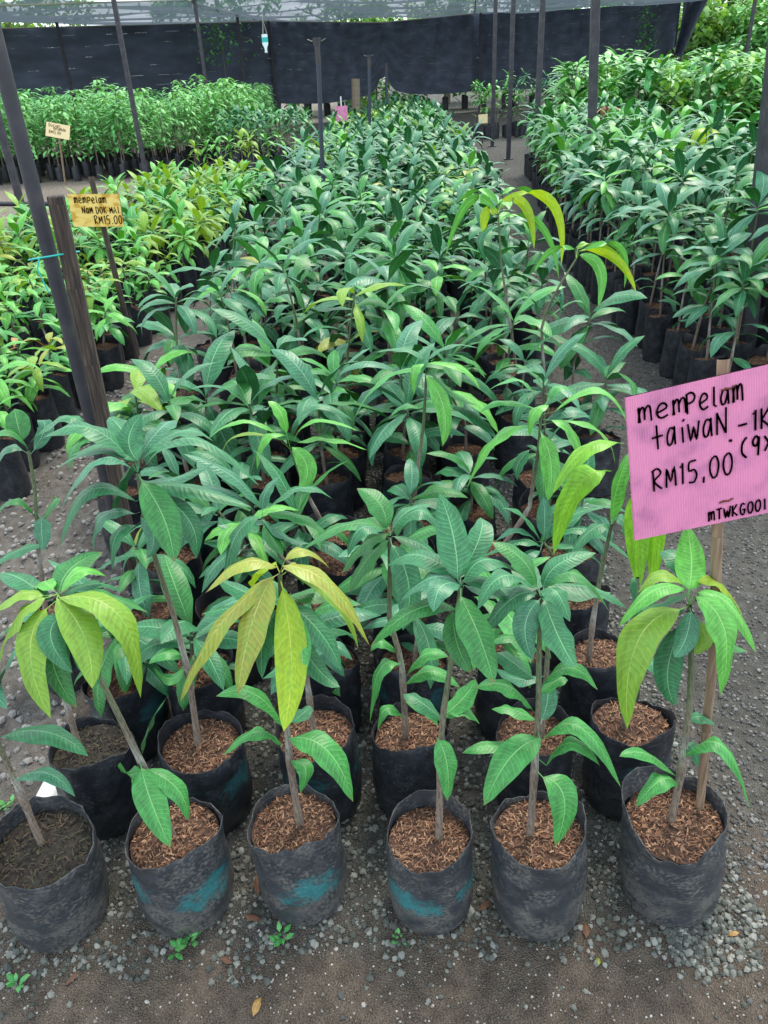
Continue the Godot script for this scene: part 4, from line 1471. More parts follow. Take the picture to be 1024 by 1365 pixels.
# ---------------------------------------------------------------- small things
func make_small_things():
	var r := RandomNumberGenerator.new(); r.seed = 66
	# white pipe lying on the aisle edge
	var o := thing("drain_pipe", "white plastic pipe lying on the ground behind the first bags", "pipe", Vector3(-0.812, 0, -1.5))
	var a := new_acc()
	var P := []
	var p0 := Vector3(-0.025, 0.032, 0.42)
	var p1 := Vector3(-0.012, 0.032, 0.12)
	var ax := (p1 - p0).normalized()
	var sx := ax.cross(Vector3.UP).normalized()
	for q in [[0.0, 0.028], [0.0, 0.032], [1.0, 0.032], [1.0, 0.028], [0.0, 0.028]]:
		for s in 17:
			var an := TAU * s / 16.0
			P.append(p0.lerp(p1, q[0]) + (sx * cos(an) + Vector3.UP * sin(an)) * q[1])
	grid(a, P, 17)
	part(o, "pipe", commit(a), M.pvc_white)
	# hose
	var h := new_acc()
	tube(h, [Vector3(-7.5, 0.022, -11.9), Vector3(-5.52, 0.022, -11.64), Vector3(-4.79, 0.022, -11.41), Vector3(-4.3, 0.022, -11.53), Vector3(-3.8, 0.022, -11.79), Vector3(-3.4, 0.022, -12.6)], [0.03, 0.03, 0.03, 0.03, 0.03, 0.03], 8)
	single("water_hose", commit(h), M.hose, "black hose lying across the bare sand before the tall seedlings", "hose")
	# hanging bottle trap
	var b := thing("hanging_bottle", "upside down clear plastic bottle trap hung on strings from the roof", "bottle", Vector3(-1.96, 1.78, -15.0))
	var ba := new_acc()
	tube(ba, [Vector3(0, 0.0, 0), Vector3(0, 0.03, 0), Vector3(0, 0.05, 0), Vector3(0, 0.09, 0), Vector3(0, 0.22, 0), Vector3(0, 0.235, 0)], [0.02, 0.02, 0.028, 0.05, 0.05, 0.045], 12)
	part(b, "body", commit(ba), M.bottle)
	var ca := new_acc()
	tube(ca, [Vector3(0, -0.03, 0), Vector3(0, 0.0, 0)], [0.023, 0.023], 10)
	part(b, "cap", commit(ca), M.pvc_white)
	var la := new_acc()
	tube(la, [Vector3(0, 0.12, 0), Vector3(0, 0.19, 0)], [0.052, 0.052], 12)
	part(b, "label_band", commit(la), M.string)
	for k in 3:
		var an := TAU * k / 3.0
		var sa := new_acc()
		tube(sa, [Vector3(cos(an) * 0.05, 0.21, sin(an) * 0.05), Vector3(0, 0.43, 0), Vector3(0, 1.06, 0)], [0.004, 0.004, 0.004], 5)
		part(b, "string", commit(sa), M.cable)
	# fallen leaves
	var fl := [[0.319, -0.859, 0.055, "dry0", "at the foot of the crossed leaf sapling's bag"], [0.329, -0.808, 0.040, "yellow0", "before the crossed leaf sapling's bag"], [-0.298, -0.734, 0.060, "bronze0", "on bare earth far from the bags"], [-0.321, -0.965, 0.070, "dry0", "between two teal patched bags, large"], [0.602, -1.069, 0.030, "dry0", "on the path beside the sign's bag"], [-0.345, -0.922, 0.070, "dry0", "between two teal patched bags, curled"], [0.124, -0.920, 0.060, "dry0", "between the chewed and crossed leaf saplings' bags"], [-0.119, -1.599, 0.070, "dry0", "in gravel behind the teal patched bags"], [-0.642, -0.820, 0.050, "dry0", "on bare earth before the dark soil bag"], [-0.352, -0.829, 0.045, "dry0", "before the first teal patched bag"], [0.607, -0.861, 0.040, "bronze0", "on the path edge beyond the gravel spill"]]
	var fn := {"dry0": "dry brown", "lime0": "pale green", "yellow0": "yellow", "bronze0": "tan"}
	for f in fl:
		var fa := new_acc()
		leaf_into(fa, arc_points(r.randf_range(10, 40), r.randf_range(40, 100), 6, f[2] * 0.62), Vector3(1, 0, 0), f[2] * 0.25, r.randf_range(0.3, 0.8), 0.2, 4, 0.05, r.randf() * 6, r.randf_range(-0.6, 0.6))
		var fo := single("fallen_leaf", commit(fa), M[f[3]], "%s fallen leaf on the ground %s" % [fn[f[3]], f[4]], "leaf", Vector3(f[0], 0.004, f[1]), "fallen leaves on the ground")
		fo.rotation.y = r.randf() * TAU
	# weeds
	var wd := [[-0.749, -0.802, 0.035, "small bright weed rooted in the bare earth"], [-0.464, -0.851, 0.030, "thin weed before the teal patched bag"], [-0.442, -0.882, 0.030, "feathery weed at the teal patched bag's foot"], [-0.264, -0.877, 0.035, "little clover sprig at the foot of the yellow leaved sapling's bag"], [-0.945, -1.208, 0.040, "tiny moss green tuft beside the white pipe"], [-0.735, -1.809, 0.060, "low weed growing in the gravel behind the leaning sapling"], [-0.040, -0.871, 0.016, "tiny sprout in front of the chewed leaf sapling's bag"]]
	for w in wd:
		var o2 := thing("weed", w[3], "weed", Vector3(w[0], 0, w[1]))
		for k in 9:
			var L: float = w[2] * r.randf_range(0.5, 1.0)
			var wa := new_acc()
			leaf_into(wa, arc_points(r.randf_range(35, 75), r.randf_range(30, 70), 4, L), Vector3(1, 0, 0), L * 0.42, 0.15, 0, 2, 0.3)
			part(o2, "leaf", commit(wa), M.mid0 if k % 2 else M.tall0, Transform3D(Basis(Vector3.UP, k * 2.4), Vector3(r.randfn(0, 0.006), 0, r.randfn(0, 0.006))))
	# vine on the right curtain and hanging greenery by the bottle
	for v in [[Vector3(8.25, 1.35, -28.55), 1.45, 0.18, "leafy green vine climbing the dark curtain behind the bushes"], [Vector3(-4.6, 1.75, -25.6), 1.0, 0.42, "loose green creeper hanging on the curtain behind the bottle"]]:
		var va := new_acc()
		for k in 170:
			var L := r.randf_range(0.09, 0.16)
			var bs := Basis(Vector3.UP, r.randf() * TAU)
			var pts := arc_points(r.randf_range(-30, 30), 60, 3, L)
			var p := Vector3(r.randfn(0, v[2]), r.randf() * v[1], r.randf_range(0.0, 0.2))
			for e in pts.size():
				pts[e] = p + bs * pts[e]
			leaf_into(va, pts, bs * Vector3(1, 0, 0), L * 0.6, 0.15, 0, 2)
		var vo := thing("climbing_vine", v[3], "vine", v[0])
		part(vo, "foliage", commit(va), M.tall0)
		var vs := new_acc()
		tube(vs, [Vector3(0, -v[0].y * 0.98, 0.05), Vector3(0.03, 0.4, 0.05), Vector3(-0.02, v[1], 0.05)], [0.012, 0.01, 0.006], 5)
		part(vo, "stem", commit(vs), M.trunk)

func make_trees():
	var r := RandomNumberGenerator.new(); r.seed = 19
	var spots := [[13.5, -36, 7.0, 3.0, "bright round tree beyond the curtain's open end"], [18.0, -38, 8.0, 3.4, "tall pale green tree standing right of the loose flap"], [22.5, -36, 7.5, 3.2, "wide tree behind the grey post"], [11.0, -40, 6.5, 2.8, "tree half hidden behind the vine curtain"], [16.0, -31, 3.6, 2.0, "low dense shrub tree in front of the pale trees"], [27.0, -40, 9.0, 3.8, "farthest broad tree at the clearing's edge"], [-1.5, -36, 4.6, 2.4, "green tree seen under the scalloped hem beside the log"], [2.6, -37, 4.6, 2.4, "green tree seen under the scalloped hem near the steel post"], [-6.5, -36, 6.0, 2.8, "tree behind the long curtain's corner"], [7.0, -38, 6.0, 2.8, "tree behind the right curtain"], [-14.0, -34, 7.0, 3.4, "tree behind the long curtain's torn end"], [10.8, -31.5, 3.4, 1.7, "first low dense shrub tree past the loose flap"], [13.2, -30.2, 3.2, 1.8, "second low dense shrub tree past the loose flap"], [15.6, -33, 4.4, 2.1, "third low dense shrub tree past the loose flap"], [18.6, -31, 3.8, 2.0, "fourth low dense shrub tree past the loose flap"], [21.5, -32, 4.2, 2.2, "fifth low dense shrub tree past the loose flap"]]
	for s in spots:
		var o := thing("tree", s[4], "tree", Vector3(s[0], 0, s[1]), "trees beyond the netting")
		var H: float = s[2]
		var R: float = s[3]
		var ta := new_acc()
		tube(ta, [Vector3(0, -0.05, 0), Vector3(0.1, H * 0.3, 0), Vector3(0.05, H * 0.75, 0.1)], [0.16, 0.12, 0.05], 8)
		for k in 6:
			var an := k * 1.9
			var y0 := H * (0.25 + 0.07 * k)
			tube(ta, [Vector3(0.08, y0, 0), Vector3(cos(an) * R * 0.4, y0 + 0.5, sin(an) * R * 0.4), Vector3(cos(an) * R * 0.8, y0 + 0.9, sin(an) * R * 0.8)], [0.06, 0.04, 0.015], 5)
		part(o, "trunk", commit(ta), M.trunk)
		var clumps := []
		for k in 60:
			var d := Vector3(r.randfn(), r.randfn() * 0.9, r.randfn()).normalized() * pow(r.randf(), 0.45)
			clumps.append([Vector3(d.x * R, H * 0.55 + d.y * H * 0.46, d.z * R), r.randf_range(0.35, 0.75)])
		var ca := new_acc()
		for c in clumps:
			for k in 70:
				var d: Vector3 = Vector3(r.randfn(), r.randfn(), r.randfn()).normalized() * float(c[1]) * pow(r.randf(), 0.4)
				var p: Vector3 = c[0] + d
				if p.y < 0.15:
					continue
				var L := r.randf_range(0.20, 0.38)
				var bs := Basis(Vector3.UP, r.randf() * TAU)
				var pts := arc_points(r.randf_range(-40, 40), 50, 2, L)
				for e in pts.size():
					pts[e] = p + bs * pts[e]
				leaf_into(ca, pts, bs * Vector3(1, 0, 0), L * 0.6, 0.15, 0, 2)
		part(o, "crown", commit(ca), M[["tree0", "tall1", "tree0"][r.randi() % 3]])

const HEROES := [
	["A",-0.720,-0.950,0,3,-6,[-0.709,0.190,-0.950,-0.708,0.358,-0.950,-0.712,0.481,-0.950,-0.719,0.642,-0.950],[
		["D",0.047,-0.712,0.481,-0.950,-0.607,0.520,-0.925,-0.534,0.486,-0.900],
		["D",0.032,-0.694,0.401,-0.930,-0.620,0.439,-0.910,-0.573,0.401,-0.890],
		["D",0.036,-0.703,0.493,-0.930,-0.661,0.612,-0.910,-0.608,0.690,-0.890],
		["D",0.045,-0.719,0.642,-0.950,-0.670,0.660,-0.910,-0.616,0.625,-0.870],
		["D",0.045,-0.719,0.642,-0.950,-0.762,0.660,-0.950,-0.827,0.582,-0.950],
		["D",0.045,-0.719,0.642,-0.950,-0.718,0.608,-0.900,-0.715,0.578,-0.850],
		["D",0.045,-0.734,0.625,-0.970,-0.768,0.657,-1.010,-0.810,0.707,-1.050]]],
	["B",-0.462,-0.965,1,2,-2,[-0.460,0.190,-0.965,-0.480,0.385,-0.965,-0.501,0.541,-0.965,-0.526,0.656,-0.975,-0.546,0.755,-0.985],[
		["L",0.056,-0.539,0.761,-0.965,-0.488,0.728,-0.915,-0.473,0.665,-0.865],
		["L",0.054,-0.534,0.763,-0.965,-0.435,0.744,-0.935,-0.423,0.606,-0.905],
		["L",0.050,-0.555,0.749,-0.955,-0.573,0.702,-0.905,-0.545,0.617,-0.855],
		["L",0.047,-0.557,0.763,-0.965,-0.603,0.738,-0.945,-0.646,0.661,-0.925],
		["L",0.041,-0.570,0.753,-0.985,-0.615,0.760,-0.975,-0.680,0.702,-0.965],
		["G",0.031,-0.540,0.758,-0.985,-0.512,0.782,-1.010,-0.486,0.752,-1.035],
		["D",0.052,-0.553,0.747,-1.005,-0.545,0.762,-1.050,-0.508,0.761,-1.095],
		["D",0.036,-0.540,0.743,-0.995,-0.475,0.745,-0.990,-0.411,0.712,-0.985],
		["G",0.031,-0.558,0.757,-0.995,-0.583,0.756,-1.020,-0.610,0.728,-1.045],
		["D",0.043,-0.527,0.743,-0.945,-0.542,0.720,-0.920,-0.512,0.671,-0.895],
		["D",0.052,-0.528,0.714,-0.955,-0.554,0.672,-0.925,-0.523,0.596,-0.895],
		["D",0.040,-0.530,0.683,-0.965,-0.506,0.657,-0.940,-0.491,0.624,-0.915],
		["D",0.040,-0.574,0.730,-1.005,-0.636,0.749,-1.045,-0.696,0.731,-1.085],
		["D",0.031,-0.549,0.740,-1.005,-0.501,0.745,-1.025,-0.471,0.712,-1.045],
		["D",0.043,-0.476,0.416,-0.965,-0.451,0.484,-0.965,-0.408,0.548,-0.965],
		["M",0.041,-0.476,0.400,-0.945,-0.497,0.395,-0.940,-0.503,0.431,-0.935],
		["M",0.056,-0.474,0.404,-0.945,-0.454,0.362,-0.905,-0.424,0.294,-0.865],
		["M",0.040,-0.476,0.389,-0.955,-0.417,0.363,-0.935,-0.402,0.300,-0.915]]],
	["C",-0.226,-0.980,2,1,1,[-0.218,0.190,-0.980,-0.220,0.389,-0.980,-0.210,0.525,-0.980,-0.200,0.656,-0.980,-0.193,0.776,-0.990],[
		["Y",0.038,-0.194,0.794,-0.980,-0.244,0.814,-0.965,-0.302,0.772,-0.950],
		["Y",0.043,-0.200,0.777,-0.980,-0.293,0.707,-0.945,-0.365,0.589,-0.910],
		["Y",0.054,-0.203,0.781,-0.970,-0.237,0.720,-0.925,-0.261,0.630,-0.880],
		["Y2",0.052,-0.186,0.767,-0.960,-0.174,0.684,-0.885,-0.184,0.620,-0.810],
		["Y",0.043,-0.186,0.796,-0.980,-0.113,0.770,-0.960,-0.058,0.666,-0.940],
		["Y",0.036,-0.184,0.794,-1.000,-0.152,0.802,-1.015,-0.119,0.753,-1.030],
		["Y2",0.045,-0.201,0.779,-1.010,-0.233,0.759,-1.025,-0.250,0.717,-1.040],
		["Y",0.040,-0.190,0.770,-1.010,-0.160,0.759,-1.020,-0.147,0.707,-1.030],
		["L",0.036,-0.183,0.767,-1.010,-0.109,0.709,-1.005,-0.081,0.610,-1.000],
		["D",0.034,-0.200,0.724,-0.990,-0.265,0.711,-0.995,-0.330,0.695,-1.000],
		["D",0.040,-0.197,0.722,-0.980,-0.222,0.689,-0.940,-0.225,0.642,-0.900],
		["D",0.045,-0.189,0.728,-0.980,-0.137,0.692,-0.950,-0.104,0.636,-0.920],
		["D",0.045,-0.191,0.713,-0.980,-0.155,0.628,-0.955,-0.110,0.591,-0.930],
		["D",0.040,-0.200,0.709,-1.010,-0.265,0.694,-1.055,-0.324,0.696,-1.100],
		["D",0.040,-0.197,0.709,-1.010,-0.136,0.703,-1.035,-0.089,0.667,-1.060],
		["D",0.038,-0.198,0.713,-0.980,-0.255,0.659,-0.960,-0.276,0.607,-0.940],
		["M",0.041,-0.190,0.724,-0.960,-0.165,0.703,-0.920,-0.157,0.664,-0.880],
		["M",0.041,-0.222,0.458,-0.980,-0.263,0.541,-0.975,-0.326,0.543,-0.970],
		["M",0.036,-0.225,0.399,-0.980,-0.261,0.468,-0.960,-0.325,0.434,-0.940],
		["M",0.056,-0.212,0.439,-0.970,-0.143,0.444,-0.935,-0.103,0.354,-0.900],
		["M",0.034,-0.215,0.383,-0.970,-0.187,0.383,-0.950,-0.199,0.345,-0.930],
		["D",0.031,-0.213,0.463,-0.980,-0.187,0.469,-1.000,-0.179,0.467,-1.020]]],
	["D",0.028,-0.948,3,1,0,[0.046,0.190,-0.948,0.055,0.492,-0.948,0.071,0.628,-0.948,0.086,0.760,-0.958],[
		["D",0.056,0.083,0.764,-0.928,0.107,0.725,-0.878,0.122,0.682,-0.828],
		["D",0.040,0.081,0.779,-0.938,0.053,0.797,-0.908,0.040,0.775,-0.878],
		["D",0.056,0.081,0.774,-0.958,0.078,0.823,-1.003,0.060,0.875,-1.048],
		["D",0.049,0.090,0.768,-0.958,0.127,0.799,-0.973,0.189,0.754,-0.988],
		["D",0.040,0.073,0.721,-0.948,0.078,0.678,-0.923,0.097,0.640,-0.898],
		["D",0.040,0.080,0.710,-0.968,0.017,0.724,-0.953,-0.057,0.666,-0.938],
		["D",0.045,0.090,0.757,-0.978,0.140,0.750,-0.973,0.189,0.678,-0.968],
		["D",0.047,0.085,0.760,-0.978,0.026,0.784,-1.013,-0.028,0.742,-1.048],
		["D",0.045,0.089,0.749,-0.998,0.124,0.793,-1.048,0.130,0.798,-1.098],
		["D",0.045,0.082,0.759,-0.968,0.042,0.772,-0.968,-0.006,0.731,-0.968],
		["D",0.043,0.094,0.734,-0.998,0.162,0.706,-1.023,0.256,0.706,-1.048],
		["M",0.041,0.046,0.468,-0.928,0.060,0.434,-0.903,0.058,0.376,-0.878],
		["M",0.040,0.056,0.491,-0.958,0.093,0.513,-0.978,0.116,0.536,-0.998],
		["D",0.036,0.057,0.472,-0.968,0.019,0.503,-0.983,-0.009,0.507,-0.998],
		["M",0.036,0.059,0.493,-0.968,0.095,0.497,-0.968,0.121,0.460,-0.968]]],
	["E",0.240,-0.940,4,0,2,[0.216,0.190,-0.940,0.215,0.404,-0.940,0.214,0.527,-0.940,0.208,0.640,-0.940,0.206,0.748,-0.940],[
		["D",0.040,0.196,0.765,-0.940,0.142,0.807,-0.915,0.104,0.767,-0.890],
		["D",0.041,0.198,0.758,-0.920,0.176,0.725,-0.900,0.187,0.677,-0.880],
		["D",0.049,0.206,0.757,-0.920,0.224,0.714,-0.885,0.242,0.688,-0.850],
		["D",0.038,0.201,0.781,-0.910,0.215,0.796,-0.885,0.231,0.763,-0.860],
		["D",0.041,0.216,0.753,-0.960,0.260,0.781,-0.950,0.311,0.716,-0.940],
		["D",0.040,0.212,0.750,-0.960,0.236,0.783,-0.975,0.296,0.791,-0.990],
		["D",0.045,0.202,0.753,-0.960,0.180,0.792,-0.980,0.136,0.812,-1.000],
		["D",0.041,0.220,0.734,-0.990,0.301,0.727,-0.985,0.351,0.689,-0.980],
		["D",0.045,0.211,0.737,-0.990,0.195,0.740,-1.025,0.188,0.753,-1.060],
		["D",0.041,0.202,0.742,-0.960,0.160,0.737,-0.950,0.115,0.674,-0.940],
		["D",0.041,0.216,0.712,-1.000,0.268,0.699,-1.015,0.340,0.685,-1.030],
		["M",0.059,0.216,0.472,-0.920,0.161,0.467,-0.885,0.116,0.396,-0.850],
		["M",0.040,0.226,0.449,-0.940,0.279,0.504,-0.910,0.348,0.393,-0.880],
		["M",0.032,0.230,0.407,-0.920,0.262,0.476,-0.905,0.311,0.437,-0.890],
		["M",0.054,0.226,0.378,-0.920,0.258,0.358,-0.890,0.242,0.273,-0.860],
		["M",0.032,0.219,0.393,-0.960,0.146,0.424,-0.950,0.088,0.421,-0.940],
		["M",0.040,0.209,0.507,-0.940,0.163,0.580,-0.930,0.107,0.589,-0.920],
		["M",0.031,0.221,0.453,-0.980,0.176,0.472,-0.990,0.145,0.463,-1.000],
		["M",0.032,0.216,0.559,-0.950,0.258,0.611,-0.935,0.302,0.575,-0.920],
		["M",0.027,0.217,0.533,-0.960,0.251,0.556,-0.970,0.266,0.546,-0.980],
		["D",0.040,0.208,0.567,-0.960,0.169,0.596,-0.975,0.149,0.600,-0.990],
		["D",0.036,0.228,0.462,-0.970,0.241,0.490,-0.995,0.242,0.511,-1.020]]],
	["F",0.505,-0.960,5,0,5,[0.483,0.190,-0.960,0.483,0.332,-0.960,0.473,0.491,-0.960,0.461,0.595,-0.960,0.445,0.698,-0.970],[
		["L",0.063,0.426,0.700,-0.960,0.348,0.677,-0.910,0.335,0.549,-0.860],
		["G",0.038,0.432,0.733,-0.970,0.376,0.744,-0.950,0.324,0.693,-0.930],
		["G",0.054,0.439,0.739,-0.940,0.473,0.702,-0.900,0.466,0.612,-0.860],
		["G",0.040,0.449,0.731,-0.960,0.495,0.718,-0.940,0.540,0.640,-0.920],
		["Y2",0.031,0.460,0.729,-0.990,0.496,0.724,-0.990,0.543,0.660,-0.990],
		["D",0.036,0.435,0.711,-0.940,0.426,0.676,-0.920,0.405,0.656,-0.900],
		["D",0.038,0.442,0.684,-0.980,0.387,0.667,-0.975,0.342,0.624,-0.970],
		["D",0.047,0.445,0.673,-0.970,0.418,0.595,-0.945,0.430,0.535,-0.920],
		["G",0.050,0.444,0.722,-0.980,0.457,0.753,-1.020,0.457,0.791,-1.060],
		["L",0.040,0.444,0.720,-1.000,0.403,0.740,-1.000,0.372,0.705,-1.000],
		["D",0.036,0.463,0.664,-0.990,0.512,0.619,-0.985,0.559,0.593,-0.980],
		["D",0.036,0.455,0.694,-1.010,0.421,0.662,-1.025,0.397,0.641,-1.040],
		["D",0.040,0.463,0.702,-1.020,0.444,0.734,-1.050,0.429,0.729,-1.080],
		["L",0.032,0.453,0.668,-0.970,0.473,0.646,-0.955,0.453,0.626,-0.940],
		["M",0.032,0.473,0.325,-0.960,0.408,0.399,-0.945,0.356,0.412,-0.930],
		["M",0.041,0.469,0.329,-0.940,0.429,0.361,-0.920,0.386,0.319,-0.900],
		["M",0.043,0.472,0.396,-0.940,0.519,0.450,-0.910,0.574,0.325,-0.880],
		["D",0.031,0.486,0.441,-0.980,0.507,0.449,-0.980,0.534,0.429,-0.980],
		["D",0.027,0.484,0.396,-0.970,0.494,0.394,-0.955,0.499,0.369,-0.940]]],
	["A2",-0.700,-1.190,6,2,-4,[-0.721,0.190,-1.190,-0.714,0.337,-1.190,-0.715,0.429,-1.190,-0.716,0.491,-1.210,-0.710,0.549,-1.220],[
		["D",0.045,-0.725,0.432,-1.210,-0.663,0.491,-1.230,-0.600,0.492,-1.250],
		["D",0.045,-0.719,0.439,-1.190,-0.753,0.502,-1.175,-0.802,0.440,-1.160],
		["D",0.045,-0.722,0.483,-1.220,-0.745,0.541,-1.220,-0.843,0.469,-1.220]]],
	["B2",-0.455,-1.190,7,2,-1,[-0.462,0.190,-1.190,-0.446,0.397,-1.190,-0.448,0.551,-1.190,-0.458,0.665,-1.190,-0.462,0.771,-1.190,-0.458,0.856,-1.200],[
		["D",0.059,-0.439,0.858,-1.160,-0.400,0.812,-1.115,-0.382,0.752,-1.070],
		["D",0.050,-0.472,0.878,-1.210,-0.529,0.941,-1.210,-0.612,0.925,-1.210],
		["D",0.041,-0.463,0.870,-1.190,-0.513,0.900,-1.160,-0.580,0.820,-1.130],
		["D",0.043,-0.465,0.810,-1.180,-0.533,0.846,-1.155,-0.598,0.750,-1.130],
		["D",0.040,-0.473,0.785,-1.180,-0.525,0.791,-1.160,-0.546,0.730,-1.140],
		["D",0.036,-0.471,0.767,-1.170,-0.501,0.761,-1.145,-0.511,0.707,-1.120],
		["D",0.052,-0.457,0.874,-1.210,-0.476,0.903,-1.240,-0.453,0.938,-1.270],
		["D",0.045,-0.449,0.877,-1.210,-0.378,0.920,-1.225,-0.327,0.892,-1.240],
		["D",0.043,-0.438,0.875,-1.190,-0.342,0.925,-1.180,-0.243,0.835,-1.170],
		["D",0.047,-0.453,0.821,-1.210,-0.377,0.823,-1.200,-0.266,0.783,-1.190],
		["D",0.032,-0.456,0.788,-1.160,-0.433,0.761,-1.140,-0.447,0.728,-1.120],
		["D",0.050,-0.446,0.824,-1.190,-0.376,0.781,-1.165,-0.367,0.711,-1.140],
		["D",0.040,-0.469,0.871,-1.230,-0.518,0.890,-1.250,-0.600,0.861,-1.270],
		["D",0.027,-0.463,0.873,-1.210,-0.523,0.898,-1.210,-0.604,0.865,-1.210],
		["D",0.045,-0.473,0.861,-1.220,-0.507,0.820,-1.230,-0.540,0.745,-1.240],
		["D",0.045,-0.471,0.874,-1.240,-0.504,0.906,-1.285,-0.538,0.909,-1.330],
		["D",0.045,-0.461,0.872,-1.240,-0.431,0.901,-1.290,-0.417,0.893,-1.340],
		["D",0.045,-0.471,0.821,-1.240,-0.429,0.806,-1.265,-0.339,0.828,-1.290],
		["M",0.036,-0.442,0.437,-1.190,-0.476,0.466,-1.180,-0.513,0.448,-1.170],
		["M",0.036,-0.443,0.427,-1.190,-0.480,0.398,-1.180,-0.505,0.438,-1.170]]],
	["C2",-0.200,-1.210,8,2,1,[-0.210,0.190,-1.210,-0.210,0.348,-1.210,-0.213,0.468,-1.210,-0.228,0.565,-1.230],[
		["D",0.040,-0.212,0.409,-1.210,-0.153,0.454,-1.200,-0.110,0.422,-1.190],
		["D",0.040,-0.211,0.368,-1.210,-0.250,0.399,-1.200,-0.297,0.380,-1.190]]],
	["D2",0.000,-1.200,9,0,0,[-0.010,0.190,-1.200,-0.012,0.409,-1.200,-0.032,0.513,-1.200,-0.023,0.699,-1.210],[
		["D",0.054,-0.020,0.699,-1.180,0.008,0.640,-1.135,-0.006,0.574,-1.090],
		["D",0.050,-0.028,0.717,-1.210,-0.041,0.754,-1.240,-0.082,0.770,-1.270],
		["D",0.041,-0.030,0.720,-1.200,-0.102,0.742,-1.185,-0.188,0.696,-1.170],
		["D",0.038,-0.033,0.723,-1.190,-0.075,0.742,-1.170,-0.099,0.697,-1.150],
		["D",0.045,-0.014,0.710,-1.210,0.034,0.755,-1.205,0.074,0.705,-1.200],
		["D",0.041,-0.017,0.704,-1.230,0.014,0.727,-1.255,0.058,0.724,-1.280],
		["D",0.040,-0.023,0.695,-1.240,-0.051,0.711,-1.260,-0.096,0.684,-1.280],
		["D",0.047,-0.020,0.694,-1.210,-0.066,0.664,-1.190,-0.104,0.603,-1.170],
		["D",0.045,-0.015,0.698,-1.210,0.052,0.669,-1.200,0.086,0.606,-1.190],
		["D",0.045,-0.026,0.691,-1.230,-0.073,0.675,-1.225,-0.120,0.612,-1.220],
		["M",0.040,-0.006,0.358,-1.200,0.034,0.426,-1.195,0.083,0.421,-1.190],
		["M",0.041,-0.005,0.344,-1.200,0.048,0.385,-1.190,0.106,0.347,-1.180],
		["M",0.041,-0.015,0.416,-1.180,-0.057,0.416,-1.160,-0.081,0.297,-1.140],
		["M",0.034,-0.008,0.266,-1.180,-0.047,0.305,-1.170,-0.068,0.252,-1.160],
		["M",0.036,-0.007,0.305,-1.190,0.038,0.292,-1.180,0.060,0.251,-1.170],
		["M",0.032,-0.012,0.418,-1.200,-0.048,0.463,-1.195,-0.073,0.443,-1.190]]],
	["E2",0.268,-1.190,10,0,1,[0.281,0.190,-1.190,0.282,0.302,-1.190,0.281,0.423,-1.190,0.280,0.539,-1.210],[
		["D",0.040,0.279,0.404,-1.190,0.217,0.473,-1.180,0.158,0.465,-1.170],
		["D",0.036,0.281,0.364,-1.190,0.222,0.366,-1.180,0.174,0.407,-1.170]]],
	["F2",0.476,-1.200,11,0,0,[0.461,0.190,-1.200,0.453,0.347,-1.200,0.448,0.484,-1.200,0.450,0.577,-1.220],[
		["D",0.036,0.446,0.465,-1.200,0.476,0.512,-1.185,0.499,0.468,-1.170],
		["D",0.041,0.451,0.387,-1.200,0.504,0.387,-1.175,0.545,0.308,-1.150],
		["D",0.041,0.451,0.568,-1.220,0.450,0.549,-1.210,0.474,0.426,-1.200]]],
	["G",-0.235,-1.660,0,0,0,[-0.200,0.190,-1.660,-0.233,0.301,-1.660,-0.315,0.363,-1.660,-0.348,0.489,-1.660],[
		["D",0.059,-0.353,0.505,-1.640,-0.414,0.463,-1.600,-0.448,0.335,-1.560],
		["D",0.043,-0.350,0.499,-1.680,-0.339,0.539,-1.705,-0.306,0.567,-1.730],
		["D",0.043,-0.370,0.506,-1.670,-0.458,0.576,-1.665,-0.569,0.553,-1.660],
		["D",0.043,-0.338,0.504,-1.670,-0.247,0.564,-1.670,-0.170,0.529,-1.670],
		["D",0.041,-0.335,0.501,-1.660,-0.251,0.496,-1.640,-0.186,0.458,-1.620],
		["D",0.040,-0.341,0.485,-1.630,-0.319,0.449,-1.615,-0.297,0.414,-1.600],
		["D",0.036,-0.345,0.496,-1.640,-0.294,0.447,-1.635,-0.229,0.425,-1.630],
		["D",0.047,-0.356,0.508,-1.680,-0.413,0.595,-1.685,-0.524,0.659,-1.690],
		["D",0.045,-0.371,0.478,-1.680,-0.406,0.443,-1.685,-0.473,0.454,-1.690]]],
	["H",-0.215,-2.050,1,0,0,[-0.224,0.190,-2.050,-0.283,0.336,-2.050,-0.318,0.489,-2.050],[
		["G",0.059,-0.308,0.512,-2.020,-0.267,0.455,-1.990,-0.296,0.398,-1.960],
		["G",0.041,-0.328,0.542,-2.040,-0.386,0.544,-2.015,-0.413,0.459,-1.990],
		["G",0.045,-0.328,0.535,-2.070,-0.341,0.594,-2.085,-0.376,0.624,-2.100],
		["G",0.036,-0.345,0.529,-2.060,-0.443,0.590,-2.050,-0.552,0.540,-2.040],
		["G",0.036,-0.307,0.513,-2.060,-0.239,0.578,-2.055,-0.115,0.540,-2.050],
		["G",0.041,-0.300,0.503,-2.070,-0.201,0.515,-2.060,-0.093,0.478,-2.050],
		["D",0.041,-0.317,0.538,-2.090,-0.239,0.608,-2.095,-0.134,0.554,-2.100],
		["L",0.032,-0.352,0.517,-2.070,-0.474,0.539,-2.060,-0.528,0.461,-2.050]]],
	["I",0.020,-2.050,2,0,0,[0.022,0.190,-2.050,0.048,0.372,-2.050,0.075,0.566,-2.050,0.084,0.702,-2.050],[
		["G",0.052,0.083,0.709,-2.030,0.129,0.623,-1.990,0.122,0.528,-1.950],
		["M",0.043,0.071,0.720,-2.050,-0.038,0.704,-2.030,-0.123,0.597,-2.010],
		["G",0.038,0.079,0.742,-2.030,0.049,0.729,-2.010,0.047,0.667,-1.990],
